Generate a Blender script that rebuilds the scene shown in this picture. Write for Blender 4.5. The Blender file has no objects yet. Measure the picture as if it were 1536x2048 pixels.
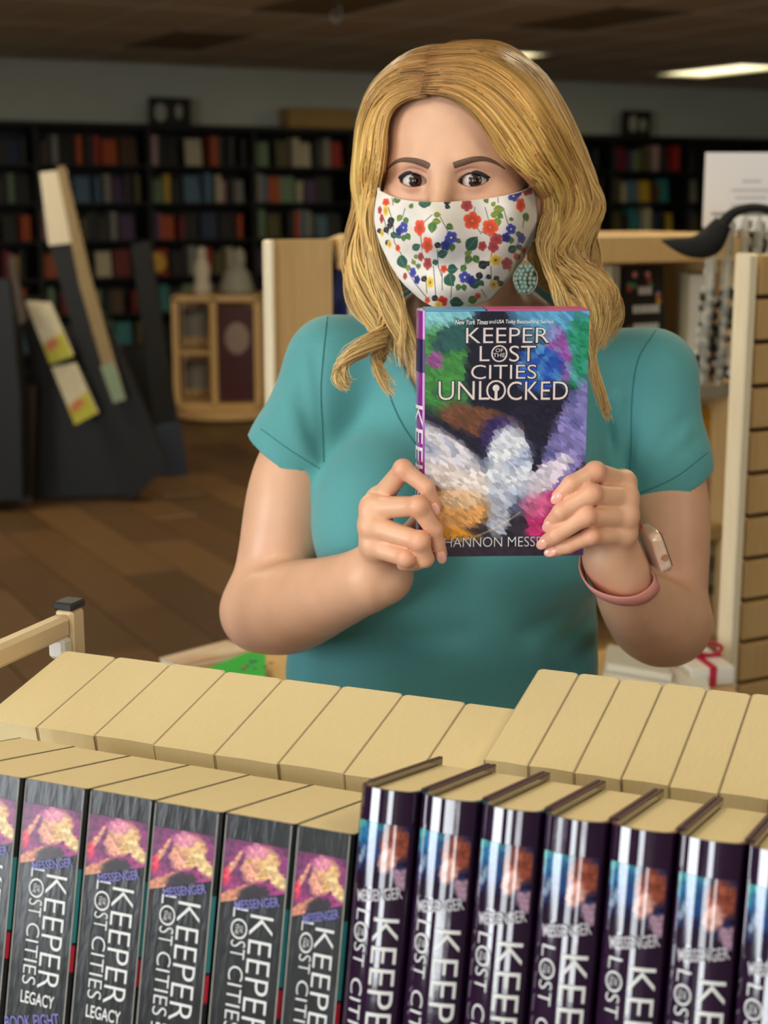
import bpy, bmesh, math, random
import numpy as np
from mathutils import Matrix, Vector

random.seed(7)
rng = np.random.default_rng(11)
SC = bpy.context.scene
COL = SC.collection

# ------------------------------------------------------------------ camera
FPX = 3000.0
PITCH = math.radians(11.75)
CAMZ = 1.5
CF = np.array([0, math.cos(PITCH), -math.sin(PITCH)])
CU = np.array([0, math.sin(PITCH), math.cos(PITCH)])
CAM = np.array([0.0, 0.0, CAMZ])
cam_data = bpy.data.cameras.new('camera')
cam_data.sensor_fit = 'VERTICAL'
cam_data.sensor_height = 36.0
cam_data.lens = FPX / 2048.0 * 36.0
cam_data.clip_start = 0.05
cam_data.clip_end = 100
cam_data.dof.use_dof = True
cam_data.dof.focus_distance = 1.27
cam_data.dof.aperture_fstop = 6.8
cam = bpy.data.objects.new('camera', cam_data)
cam.location = (0, 0, CAMZ)
cam.rotation_euler = (math.pi / 2 - PITCH, 0, 0)
COL.objects.link(cam)
SC.camera = cam


def ray(px, py):
    return CF + (px - 768.0) / FPX * np.array([1.0, 0, 0]) + (1024.0 - py) / FPX * CU


def at(px, py, Y):
    """point of the pixel's line of sight at world distance Y"""
    d = ray(px, py)
    return CAM + d * (Y / d[1])


def zat(py, Y):
    return float(at(768, py, Y)[2])


# ------------------------------------------------------------------ room frame
RY = math.radians(27.7)
E1 = np.array([math.cos(RY), math.sin(RY), 0])
E2 = np.array([-math.sin(RY), math.cos(RY), 0])
CEIL = 2.60
L1, R1, FR2, BK2 = -3.6, 12.2, -3.4, 12.42


def rm(a, b, z=0.0):
    return E1 * a + E2 * b + np.array([0, 0, z])


# ------------------------------------------------------------------ light
w = bpy.data.worlds.new('world')
SC.world = w
w.use_nodes = True
w.node_tree.nodes['Background'].inputs[0].default_value = (0.75, 0.87, 1.0, 1)
w.node_tree.nodes['Background'].inputs[1].default_value = 0.6


def area_light(name, loc, direction, sx, sy, power, color):
    d = bpy.data.lights.new(name, 'AREA')
    d.shape = 'RECTANGLE'
    d.size = sx
    d.size_y = sy
    d.energy = power
    d.color = color
    o = bpy.data.objects.new(name, d)
    o.location = loc
    o.rotation_euler = Vector(direction).to_track_quat('-Z', 'Y').to_euler()
    COL.objects.link(o)
    return o


# daylight through the shop windows of the left wall, and fill from the unseen front wall
WIN_L = [(-3.25, -1.35), (0.35, 2.25)]
for k, (a, b) in enumerate(WIN_L):
    area_light('window_daylight_and_fill', rm(L1 - 0.10, (a + b) / 2, 1.45), E1, b - a, 1.7, (52, 66)[k], (0.92, 0.97, 1.0))
FILL_WIN_F = [(-2.3, -1.65), (1.7, 2.35)]  # unseen front windows, shaped for face fill and narrow streaks on the spines
for k, (a, b) in enumerate(FILL_WIN_F):
    area_light('window_daylight_and_fill', rm((a + b) / 2, FR2 - 0.10, 1.45), E2, b - a, 1.7, 20, (0.95, 0.98, 1.0))

SC.cycles.use_light_tree = False
SC.cycles.max_bounces = 6
SC.cycles.diffuse_bounces = 3
SC.cycles.glossy_bounces = 2
SC.cycles.transmission_bounces = 4
SC.cycles.transparent_max_bounces = 6
SC.cycles.caustics_reflective = False
SC.cycles.caustics_refractive = False
vs = SC.view_settings
vs.view_transform = 'Standard'
vs.look = 'None'
vs.exposure = 0.58
vs.gamma = 1.0
vs.use_curve_mapping = False


# ------------------------------------------------------------------ materials
def lin(c):
    c = [x / 255.0 for x in c[:3]]
    return tuple((x / 12.92 if x <= 0.04045 else ((x + 0.055) / 1.055) ** 2.4) for x in c) + (1.0,)


MATS = {}


def mat(name, rgb, rough=0.5, metal=0.0, spec=0.5, var=0.0, scale=40.0, stretch=(1, 1, 1), bump=0.0, bscale=None,
        sss=0.0, coat=0.0, emit=0.0, attr=None, trans=0.0, wave=None, alpha=1.0, aniso=None, sheen=0.0, rgb2=None):
    if name in MATS:
        return MATS[name]
    m = bpy.data.materials.new(name)
    m.use_nodes = True
    nt = m.node_tree
    N, L = nt.nodes, nt.links
    b = N['Principled BSDF']
    col = lin(rgb)
    b.inputs['Base Color'].default_value = col
    b.inputs['Roughness'].default_value = rough
    b.inputs['Metallic'].default_value = metal
    b.inputs['Specular IOR Level'].default_value = spec
    b.inputs['Coat Weight'].default_value = coat
    b.inputs['Coat Roughness'].default_value = 0.06
    b.inputs['Sheen Weight'].default_value = sheen
    b.inputs['Transmission Weight'].default_value = trans
    b.inputs['Alpha'].default_value = alpha
    if sss:
        b.inputs['Subsurface Weight'].default_value = sss
        b.inputs['Subsurface Radius'].default_value = (0.9, 0.35, 0.2)
        b.inputs['Subsurface Scale'].default_value = 0.006
    if emit:
        b.inputs['Emission Color'].default_value = col
        b.inputs['Emission Strength'].default_value = emit
    tc = N.new('ShaderNodeTexCoord')
    mp = N.new('ShaderNodeMapping')
    mp.inputs['Scale'].default_value = stretch
    L.new(tc.outputs['Object'], mp.inputs['Vector'])
    base = None
    if attr:
        a = N.new('ShaderNodeAttribute')
        a.attribute_name = attr
        base = a.outputs['Color']
        L.new(base, b.inputs['Base Color'])
    if var or rgb2:
        nz = N.new('ShaderNodeTexNoise')
        nz.inputs['Scale'].default_value = scale
        nz.inputs['Detail'].default_value = 4
        L.new(mp.outputs['Vector'], nz.inputs['Vector'])
        mx = N.new('ShaderNodeMix')
        mx.data_type = 'RGBA'
        if rgb2:
            mx.inputs['A'].default_value = col
            mx.inputs['B'].default_value = lin(rgb2)
            rp = N.new('ShaderNodeMapRange')
            rp.inputs['From Min'].default_value = 0.35
            rp.inputs['From Max'].default_value = 0.65
            L.new(nz.outputs['Fac'], rp.inputs['Value'])
            L.new(rp.outputs['Result'], mx.inputs['Factor'])
        else:
            mx.blend_type = 'MULTIPLY'
            mx.inputs['Factor'].default_value = 1.0
            if base is not None:
                L.new(base, mx.inputs['A'])
            else:
                mx.inputs['A'].default_value = col
            rp = N.new('ShaderNodeMapRange')
            rp.inputs['From Min'].default_value = 0.3
            rp.inputs['From Max'].default_value = 0.7
            rp.inputs['To Min'].default_value = 1 - var
            rp.inputs['To Max'].default_value = 1 + var
            L.new(nz.outputs['Fac'], rp.inputs['Value'])
            L.new(rp.outputs['Result'], mx.inputs['B'])
        L.new(mx.outputs['Result'], b.inputs['Base Color'])
    if bump:
        n2 = N.new('ShaderNodeTexNoise')
        n2.inputs['Scale'].default_value = bscale or scale
        n2.inputs['Detail'].default_value = 3
        L.new(mp.outputs['Vector'], n2.inputs['Vector'])
        bp = N.new('ShaderNodeBump')
        bp.inputs['Strength'].default_value = bump
        bp.inputs['Distance'].default_value = 0.002
        L.new(n2.outputs['Fac'], bp.inputs['Height'])
        L.new(bp.outputs['Normal'], b.inputs['Normal'])
    MATS[name] = m
    return m


# ------------------------------------------------------------------ geometry helpers
class G:
    """collects vertices and faces of one mesh"""

    def __init__(self):
        self.v = []
        self.f = []
        self.n = 0

    def add(self, v, f):
        v = np.asarray(v, float).reshape(-1, 3)
        self.f += [tuple(int(i) + self.n for i in q) for q in f]
        self.v.append(v)
        self.n += len(v)
        return self

    def box(self, c, s, bev=0.0, M=None):
        c = np.asarray(c, float)
        x, y, z = [k / 2 for k in s]
        if bev > 0:
            b = bev
            V = []
            for sz in (-1, 1):
                for (sx, sy) in ((-1, -1), (1, -1), (1, 1), (-1, 1)):
                    V.append((sx * (x - b), sy * (y - b), sz * z))
            for sz in (-1, 1):
                for (sx, sy) in ((-1, -1), (1, -1), (1, 1), (-1, 1)):
                    V.append((sx * x, sy * (y - b), sz * (z - b)))
            for sz in (-1, 1):
                for (sx, sy) in ((-1, -1), (1, -1), (1, 1), (-1, 1)):
                    V.append((sx * (x - b), sy * y, sz * (z - b)))
            bm = bmesh.new()
            for q in V:
                bm.verts.new(q)
            bmesh.ops.convex_hull(bm, input=bm.verts)
            bm.verts.index_update()
            V = np.array([q.co[:] for q in bm.verts])
            F = [[q.index for q in fc.verts] for fc in bm.faces]
            bm.free()
        else:
            V = np.array([(sx * x, sy * y, sz * z) for sz in (-1, 1) for sy in (-1, 1) for sx in (-1, 1)])
            F = [(0, 2, 3, 1), (4, 5, 7, 6), (0, 1, 5, 4), (2, 6, 7, 3), (0, 4, 6, 2), (1, 3, 7, 5)]
        V = np.asarray(V, float)
        if M is not None:
            V = V @ np.asarray(M, float).T
        return self.add(V + c, F)

    def prism(self, poly, y0, y1, plane='xz'):
        """polygon in x,z extruded along y (or x,y along z, or y,z along x)"""
        n = len(poly)
        V = []
        for h in (y0, y1):
            for (a, b) in poly:
                V.append({'xz': (a, h, b), 'xy': (a, b, h), 'yz': (h, a, b)}[plane])
        F = [tuple(range(n))[::-1], tuple(range(n, 2 * n))]
        F += [(i, (i + 1) % n, n + (i + 1) % n, n + i) for i in range(n)]
        return self.add(V, F)

    def tube(self, path, rad, sides=8, flat=1.0, up=None, caps=True):
        P = np.asarray(path, float)
        n = len(P)
        rad = np.broadcast_to(np.asarray(rad, float), (n,))
        T = np.gradient(P, axis=0)
        T /= np.linalg.norm(T, axis=1)[:, None] + 1e-12
        a = np.array(up if up is not None else ((0, 0, 1) if abs(T[0][2]) < 0.9 else (1, 0, 0)), float)
        rings = []
        for i in range(n):
            s = np.cross(T[i], a)
            s /= np.linalg.norm(s) + 1e-12
            u = np.cross(s, T[i])
            if up is None:
                a = u
            th = np.arange(sides) / sides * 2 * np.pi
            rings.append(P[i] + rad[i] * (np.cos(th)[:, None] * s + flat * np.sin(th)[:, None] * u))
        V = np.concatenate(rings)
        F = []
        for i in range(n - 1):
            for j in range(sides):
                k = (j + 1) % sides
                F.append((i * sides + j, i * sides + k, (i + 1) * sides + k, (i + 1) * sides + j))
        if caps:
            F.append(tuple(range(sides))[::-1])
            F.append(tuple(range((n - 1) * sides, n * sides)))
        return self.add(V, F)

    def lathe(self, prof, c=(0, 0, 0), sides=20):
        V = []
        for (r, z) in prof:
            for j in range(sides):
                t = 2 * math.pi * j / sides
                V.append((r * math.cos(t), r * math.sin(t), z))
        F = []
        n = len(prof)
        for i in range(n - 1):
            for j in range(sides):
                k = (j + 1) % sides
                F.append((i * sides + j, i * sides + k, (i + 1) * sides + k, (i + 1) * sides + j))
        F.append(tuple(range(sides))[::-1])
        F.append(tuple(range((n - 1) * sides, n * sides)))
        return self.add(np.array(V) + np.asarray(c, float), F)

    def ell(self, c, r, nu=12, nv=8, M=None):
        V = []
        for i in range(nv + 1):
            ph = math.pi * i / nv
            for j in range(nu):
                t = 2 * math.pi * j / nu
                V.append((r[0] * math.sin(ph) * math.cos(t), r[1] * math.sin(ph) * math.sin(t), r[2] * math.cos(ph)))
        F = []
        for i in range(nv):
            for j in range(nu):
                k = (j + 1) % nu
                F.append((i * nu + j, (i + 1) * nu + j, (i + 1) * nu + k, i * nu + k))
        V = np.array(V)
        if M is not None:
            V = V @ np.asarray(M, float).T
        return self.add(V + np.asarray(c, float), F)

    def grid(self, P):
        """P: (m,n,3) array of points"""
        m, n = P.shape[:2]
        idx = np.arange(m * n).reshape(m, n)
        q = np.stack([idx[:-1, :-1], idx[:-1, 1:], idx[1:, 1:], idx[1:, :-1]], -1).reshape(-1, 4)
        return self.add(P.reshape(-1, 3), q.tolist())

    def mesh(self, name, smooth=False, color=None):
        me = bpy.data.meshes.new(name)
        V = np.concatenate(self.v)
        me.from_pydata(V.tolist(), [], self.f)
        if smooth:
            me.polygons.foreach_set('use_smooth', np.ones(len(me.polygons), bool))
        if color is not None:
            set_color(me, color)
        me.update()
        return me


def set_color(me, color, name='Col'):
    """color: (nverts,3) linear"""
    ca = me.color_attributes.new(name, 'FLOAT_COLOR', 'POINT')
    c = np.ones((len(me.vertices), 4), np.float32)
    c[:, :3] = color
    ca.data.foreach_set('color', c.ravel())


def link(name, data, parent=None, m=None):
    o = bpy.data.objects.new(name, data)
    if m is not None and data is not None and len(data.materials) == 0:
        data.materials.append(m)
    COL.objects.link(o)
    if parent is not None:
        o.parent = parent
    return o


def part(name, g, m, parent, smooth=False, color=None):
    return link(name, g.mesh(name, smooth, color), parent, m)


def tag(o, label=None, cat=None, group=None, kind=None):
    if label:
        o['label'] = label
    if cat:
        o['category'] = cat
    if group:
        o['group'] = group
    if kind:
        o['kind'] = kind
    return o


def thing(name, label, cat, loc=(0, 0, 0), rotz=0.0, group=None, axes=None):
    o = bpy.data.objects.new(name, None)
    o.empty_display_size = 0.05
    COL.objects.link(o)
    if axes is not None:
        M = Matrix.Identity(4)
        for j in range(3):
            for i in range(3):
                M[i][j] = float(axes[j][i])
            M[j][3] = float(loc[j])
        o.matrix_world = M
    else:
        o.location = [float(q) for q in loc]
        o.rotation_euler = (0, 0, rotz)
    return tag(o, label, cat, group)


def catmull(P, n):
    """resample control points (k,d) to n points"""
    P = np.asarray(P, float)
    k = len(P)
    Q = np.vstack([2 * P[0] - P[1], P, 2 * P[-1] - P[-2]])
    t = np.linspace(0, k - 1 - 1e-9, n)
    i = t.astype(int)
    u = (t - i)[:, None]
    a, b, c, d = Q[i], Q[i + 1], Q[i + 2], Q[i + 3]
    return 0.5 * (2 * b + (c - a) * u + (2 * a - 5 * b + 4 * c - d) * u ** 2 + (3 * b - a - 3 * c + d) * u ** 3)


# flat lettering ------------------------------------------------------
_TXT = {}


def text_geo(s, offset=0.0, shear=0.0, spacing=1.0, sub=0):
    """outline of a line of text, normalised to the unit box (x 0..1, y 0..1)"""
    key = (s, offset, shear, spacing, sub)
    if key in _TXT:
        return _TXT[key]
    cu = bpy.data.curves.new('lettering', 'FONT')
    cu.body = s
    cu.size = 1.0
    cu.offset = offset
    cu.shear = shear
    cu.space_character = spacing
    cu.resolution_u = 4
    cu.fill_mode = 'FRONT'
    o = bpy.data.objects.new('lettering_tmp', cu)
    COL.objects.link(o)
    dg = bpy.context.evaluated_depsgraph_get()
    me = bpy.data.meshes.new_from_object(o.evaluated_get(dg))
    if sub:
        bm = bmesh.new()
        bm.from_mesh(me)
        for _ in range(sub):
            bmesh.ops.triangulate(bm, faces=bm.faces)
            lim = .16 if _ == 0 else .08
            bmesh.ops.subdivide_edges(bm, edges=[q for q in bm.edges if q.calc_length() > lim], cuts=1)
        bmesh.ops.triangulate(bm, faces=bm.faces)
        bm.to_mesh(me)
        bm.free()
    V = np.array([q.co[:] for q in me.vertices])[:, :2]
    F = [tuple(p.vertices) for p in me.polygons]
    bpy.data.objects.remove(o)
    bpy.data.curves.remove(cu)
    bpy.data.meshes.remove(me)
    lo, hi = V.min(0), V.max(0)
    V = (V - lo) / (hi - lo)
    _TXT[key] = (V, F, (hi - lo)[0] / (hi - lo)[1])
    return _TXT[key]


def text_box(g, s, fmap, x0, x1, y0, y1, **k):
    """put text in a box of a surface; fmap(a,b) -> 3d points"""
    V, F, _ = text_geo(s, **k)
    g.add(fmap(x0 + (x1 - x0) * V[:, 0], y0 + (y1 - y0) * V[:, 1]), F)
    return g


# signed distance modelling -------------------------------------------
def smin(a, b, k):
    h = np.maximum(k - np.abs(a - b), 0) / k
    return np.minimum(a, b) - h * h * k * 0.25


def smax(a, b, k):
    return -smin(-a, -b, k)


def sd_cone(p, a, b, r1, r2):
    a = np.asarray(a, float)
    ba = np.asarray(b, float) - a
    pa = p - a
    t = np.clip((pa @ ba) / (ba @ ba), 0, 1)
    return np.linalg.norm(pa - t[:, None] * ba, axis=1) - (r1 + (r2 - r1) * t)


def sd_chain(p, pts, rad, k=0.003):
    d = None
    for i in range(len(pts) - 1):
        e = sd_cone(p, pts[i], pts[i + 1], rad[i], rad[i + 1])
        d = e if d is None else smin(d, e, k)
    return d


def sd_ell(p, c, r):
    q = p - np.asarray(c, float)
    r = np.asarray(r, float)
    k0 = np.linalg.norm(q / r, axis=1)
    k1 = np.linalg.norm(q / (r * r), axis=1) + 1e-9
    return k0 * (k0 - 1) / k1


def polygonize(sdf, lo, hi, h, B=8):
    lo = np.asarray(lo, float)
    hi = np.asarray(hi, float)
    nb = np.ceil((hi - lo) / (h * B)).astype(int)
    n = nb * B
    gi = np.stack(np.meshgrid(*[np.arange(k) for k in nb], indexing='ij'), -1).reshape(-1, 3)
    dc = sdf(lo + (gi + 0.5) * h * B)
    D = np.empty(n + 1, np.float32)
    s = np.where(dc > 0, 1.0, -1.0).reshape(nb).astype(np.float32)
    e = np.repeat(np.repeat(np.repeat(s, B, 0), B, 1), B, 2)
    D[:-1, :-1, :-1] = e
    D[-1], D[:, -1], D[:, :, -1] = 1, 1, 1
    keep = gi[np.abs(dc) < h * B * 0.5 * 1.9]
    loc = np.stack(np.meshgrid(*[np.arange(B + 1)] * 3, indexing='ij'), -1).reshape(-1, 3)
    CH = 400
    for c in range(0, len(keep), CH):
        ii = (keep[c:c + CH, None] * B + loc[None]).reshape(-1, 3)
        D[ii[:, 0], ii[:, 1], ii[:, 2]] = sdf(lo + ii * h)
    S = D < 0
    cnt = np.zeros(n, np.int8)
    for dx in (0, 1):
        for dy in (0, 1):
            for dz in (0, 1):
                cnt += S[dx:n[0] + dx, dy:n[1] + dy, dz:n[2] + dz]
    act = np.argwhere((cnt > 0) & (cnt < 8))
    idx = np.full(n, -1, np.int32)
    idx[act[:, 0], act[:, 1], act[:, 2]] = np.arange(len(act))
    corner = np.array([(dx, dy, dz) for dx in (0, 1) for dy in (0, 1) for dz in (0, 1)])
    cv = [D[act[:, 0] + q[0], act[:, 1] + q[1], act[:, 2] + q[2]] for q in corner]
    acc = np.zeros((len(act), 3))
    num = np.zeros(len(act))
    for i in range(8):
        for j in range(i + 1, 8):
            if np.abs(corner[i] - corner[j]).sum() != 1:
                continue
            a, b = cv[i], cv[j]
            m = (a < 0) != (b < 0)
            t = np.where(m, a / np.where(m, a - b, 1), 0)
            acc += np.where(m[:, None], corner[i] + t[:, None] * (corner[j] - corner[i]), 0)
            num += m
    V = lo + (act + acc / num[:, None]) * h
    Q = []
    for ax in range(3):
        u, v = [(1, 2), (2, 0), (0, 1)][ax]
        A = S[:-1, :, :] if ax == 0 else (S[:, :-1, :] if ax == 1 else S[:, :, :-1])
        Bq = S[1:, :, :] if ax == 0 else (S[:, 1:, :] if ax == 1 else S[:, :, 1:])
        ed = np.argwhere(A != Bq)
        ok = (ed[:, u] > 0) & (ed[:, v] > 0) & (ed[:, u] < n[u]) & (ed[:, v] < n[v])
        ed = ed[ok]
        inside = A[ed[:, 0], ed[:, 1], ed[:, 2]]
        du = np.zeros(3, int)
        dv = np.zeros(3, int)
        du[u] = 1
        dv[v] = 1
        c0 = ed - du - dv
        c1 = ed - dv
        c2 = ed
        c3 = ed - du
        q = np.stack([idx[tuple(c.T)] for c in (c0, c1, c2, c3)], -1)
        q = np.where(inside[:, None], q, q[:, ::-1])
        Q.append(q[(q >= 0).all(1)])
    return V, np.concatenate(Q)


def fast_mesh(name, V, Q, smooth=True):
    me = bpy.data.meshes.new(name)
    me.vertices.add(len(V))
    me.vertices.foreach_set('co', np.asarray(V, np.float32).ravel())
    k = Q.shape[1]
    me.loops.add(len(Q) * k)
    me.loops.foreach_set('vertex_index', Q.astype(np.int32).ravel())
    me.polygons.add(len(Q))
    me.polygons.foreach_set('loop_start', np.arange(0, len(Q) * k, k, dtype=np.int32))
    me.polygons.foreach_set('use_smooth', np.full(len(Q), smooth))
    me.update(calc_edges=True)
    me.validate()
    return me

# ================================================================== STRUCTURE
RM = np.stack([E1, E2, np.array([0, 0, 1.0])], 1)
M_WALL = mat('wall_paint', (222, 224, 204), 0.85, var=0.04, scale=3)
M_CEIL = mat('ceiling_tile', (238, 226, 198), 0.9, var=0.04, scale=60, bump=0.3)
M_GRID = mat('ceiling_grid', (214, 204, 178), 0.6)
M_DARKTILE = mat('dark_tile', (150, 134, 100), 0.9, var=0.1, scale=8)  # darker than the other ceiling tiles
M_FLOORB = mat('floor_base', (60, 44, 30), 0.7, var=0.1)
M_FRAME = mat('window_frame_alu', (90, 88, 84), 0.4, metal=0.6)
M_MAPLE = mat('maple_laminate', (214, 176, 118), 0.45, var=0.06, scale=9, stretch=(14, 14, 1), bump=0.05)
M_MAPLE_E = mat('maple_edge', (250, 234, 200), 0.45, var=0.04, scale=9, stretch=(10, 10, 1))
M_BLACK = mat('black_laminate', (13, 12, 12), 0.5, var=0.1, scale=20)
M_BLACK2 = mat('black_board', (30, 30, 32), 0.6, var=0.1, scale=20)


def rbox(g, a0, a1, b0, b1, z0, z1, bev=0.0):
    """box aligned with the room"""
    return g.box(rm((a0 + a1) / 2, (b0 + b1) / 2, (z0 + z1) / 2), (a1 - a0, b1 - b0, z1 - z0), bev, RM)


def struct(name, g, m):
    return tag(part(name, g, m, None), kind='structure')


floor = struct('floor', rbox(G(), L1 - .2, R1 + .2, FR2 - .2, BK2 + .2, -0.12, -0.012), M_FLOORB)
ceiling = struct('ceiling', rbox(G(), L1 - .2, R1 + .2, FR2 - .2, BK2 + .2, CEIL + 0.012, CEIL + 0.15), M_GRID)
struct('wall_back', rbox(G(), L1 - .2, R1 + .2, BK2, BK2 + .2, -.12, CEIL + 0.1), M_WALL)
struct('wall_right', rbox(G(), R1, R1 + .2, FR2, BK2, -.12, CEIL + 0.1), M_WALL)


M_WALL_F = mat('unseen_wall_dark', (104, 98, 90), 0.85, var=0.04, scale=3)  # unseen walls coloured dark to dim their reflection in the glossy spines


def window_wall(name, horizontal, wins, wn):
    g = G()
    a0, a1 = (FR2, BK2) if horizontal else (L1, R1)
    z0, z1 = 0.6, 2.3

    def bx(gg, s, e, u, v, d0=-0.2, d1=0.0):
        if horizontal:
            rbox(gg, L1 + d0, L1 + d1, s, e, u, v)
        else:
            rbox(gg, s, e, FR2 + d0, FR2 + d1, u, v)
    bx(g, a0, a1, -.12, z0)
    bx(g, a0, a1, z1, CEIL + 0.1)
    cur = a0
    for (s, e) in wins:
        bx(g, cur, s, z0, z1)
        cur = e
    bx(g, cur, a1, z0, z1)
    struct(name, g, M_WALL_F)
    for i, (s, e) in enumerate(wins):
        f = G()
        m = (s + e) / 2
        for (p, q) in ((s, s + .05), (m - .02, m + .02), (e - .05, e)):
            bx(f, p, q, z0, z1, -0.06, -0.02)
        for (u, v) in ((z0, z0 + .05), (z1 - .05, z1)):
            bx(f, s, e, u, v, -0.06, -0.02)
        struct('window_%d' % (wn + i), f, M_FRAME)


window_wall('wall_left', True, WIN_L, 1)
window_wall('wall_front', False, FILL_WIN_F, 3)

# floor planks in the part of the floor that shows
PLANKS = [mat('floor_plank_%d' % i, c, 0.42, var=0.22, scale=5, stretch=(1.2, 16, 1), bump=0.06)
          for i, c in enumerate(((88, 63, 35), (80, 57, 32), (95, 69, 39), (74, 53, 30)))]
pw, pl = 0.235, 1.5
pm = {}
cnt = 0
for i in range(84):
    for j in range(14):
        a = -3.0 + i * pw
        b = -1.0 + j * pl + (i % 3) * 0.5
        c = rm(a, b)
        if not (b < BK2 - .7):
            continue
        d = np.array([c[0], c[1], 0]) - CAM
        ax = d @ CF
        if ax < 1.2:
            continue
        px = 768 + FPX * d[0] / ax
        if not (-500 < px < 1500) or c[1] < 1.7 or c[1] > 12.5:
            continue
        k = (i * 7 + j * 3) % 4
        if k not in pm:
            pm[k] = G().box((0, 0, 0), (pw - .004, pl - .004, .012), 0.0015).mesh('plank')
            pm[k].materials.append(PLANKS[k])
        o = link('plank', pm[k], floor)
        o.location = c + np.array([0, 0, -0.006])
        o.rotation_euler = (0, 0, RY)
        cnt += 1
rest = G()
# coarser boards carry the floor where nothing of it can be seen
rbox(rest, L1, R1, FR2, BK2, -0.0122, -0.0121)
o = part('underlay', rest, PLANKS[1], floor)

# ceiling tiles
tw, tl = 0.6, 1.2
tm = G().box((0, 0, 0), (tw - .03, tl - .03, .02), 0.004).mesh('ceiling_tile')
tm.materials.append(M_CEIL)
tmd = G().box((0, 0, 0), (tw - .03, tl - .03, .02), 0.004).mesh('ceiling_tile')
tmd.materials.append(M_DARKTILE)


def roomij(px, py, Z):
    d = ray(px, py)
    p = CAM + d * ((Z - CAMZ) / d[2])
    return p @ E1, p @ E2


def tile_of(px, py):
    a, b = roomij(px, py, CEIL)
    return int(math.floor((a - L1) / tw)), int(math.floor((b - FR2) / tl))


LIGHT_TILES = [tile_of(1420, 132), tile_of(905, 112)]
DARK_TILES = [tile_of(560, 6), tile_of(345, 70), tile_of(1230, 40), tile_of(1340, 30)]
ntile = 0
for i in range(int((R1 - L1) / tw)):
    for j in range(int((BK2 - FR2) / tl)):
        if (i, j) in LIGHT_TILES:
            continue
        c = rm(L1 + (i + .5) * tw, FR2 + (j + .5) * tl)
        d = np.array([c[0], c[1], CEIL]) - CAM
        ax = d @ CF
        px = 768 + FPX * d[0] / ax if ax > 0.5 else 1e9
        py = 1024 - FPX * (d @ CU) / ax if ax > 0.5 else 1e9
        if not (-500 < px < 2000 and -350 < py < 400):
            continue
        o = link('ceiling_tile', tmd if (i, j) in DARK_TILES else tm, ceiling)
        o.location = c + np.array([0, 0, CEIL])
        o.rotation_euler = (0, 0, RY)
        ntile += 1

M_LAMP = mat('light_diffuser', (255, 240, 190), 0.5, emit=1.6)
M_LAMPF = mat('light_frame', (200, 196, 180), 0.5)
LAMPS = [(LIGHT_TILES[0], 'lit fluorescent ceiling panel at the upper right'),
         (LIGHT_TILES[1], 'lit fluorescent ceiling panel glimpsed above the woman\'s hair')]
for (i, j), lab in LAMPS:
    c = rm(L1 + (i + .5) * tw, FR2 + (j + .5) * tl, CEIL - 0.02)
    t = thing('ceiling_light', lab, 'ceiling light', c, RY, 'fluorescent panels in the ceiling')
    g = G()
    for sx in (-1, 1):
        g.box((sx * (tw / 2 - .02), 0, 0.01), (.03, tl - .02, .04), .003)
        g.box((0, sx * (tl / 2 - .02), 0.01), (tw - .08, .03, .04), .003)
    part('frame', g, M_LAMPF, t)
    part('diffuser', G().box((0, 0, 0.012), (tw - .07, tl - .07, .012), .003), M_LAMP, t)
# unseen lit panels above the frame; the back ones added to brighten the far shop
WARM = (1.0, 0.86, 0.64)
NEUT = (1.0, 0.93, 0.80)
OVER = [((-1.0, 0.30), 12, NEUT, 'lit ceiling panel over the left end of the book cart'),
        ((1.15, 0.10), 6, WARM, 'lit ceiling panel over the right end of the book cart'),
        ((-0.9, 3.30), 10, WARM, 'lit ceiling panel behind the woman on the left'),
        ((1.35, 3.30), 10, WARM, 'lit ceiling panel over the maple bookcase'),
        ((-2.6, 6.40), 32, WARM, 'unseen ceiling panel added to brighten the black racks'),
        ((0.30, 7.20), 32, WARM, 'unseen ceiling panel added to brighten the middle aisle'),
        ((3.40, 7.60), 32, WARM, 'unseen ceiling panel added to brighten the right aisle')]
for (wx, wy), pw_, wc_, lab in OVER:
    c = np.array([wx, wy, CEIL - 0.02])
    t = thing('ceiling_light', lab, 'ceiling light', c, RY, 'fluorescent panels in the ceiling')
    g = G()
    for sx in (-1, 1):
        g.box((sx * (tw / 2 - .02), 0, 0.01), (.03, tl - .02, .04), .003)
        g.box((0, sx * (tl / 2 - .02), 0.01), (tw - .08, .03, .04), .003)
    part('frame', g, M_LAMPF, t)
    part('diffuser', G().box((0, 0, 0.012), (tw - .07, tl - .07, .012), .003), M_LAMP, t)
    o = area_light('panel_light', c + np.array([0, 0, -.03]), (0, 0, -1), tw - .1, tl - .1, pw_, wc_)
    o.rotation_euler = (0, 0, RY)

# hook hanging from the ceiling
hp = at(680, 14, 9.0)
t = thing('ceiling_hook', 'small pale hook hanging from the ceiling near the top edge', 'hook', (hp[0], hp[1], CEIL))
g = G().tube([(0, 0, 0), (0, 0, -.07)], .006, 6)
a = np.linspace(0, 1.5 * np.pi, 10)
g.tube(np.c_[.025 * np.cos(a) - .025, 0 * a, -.07 - .03 * np.sin(a)], .006, 6)
part('hook', g, mat('pale_metal', (190, 190, 180), .4), t, True)

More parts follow.
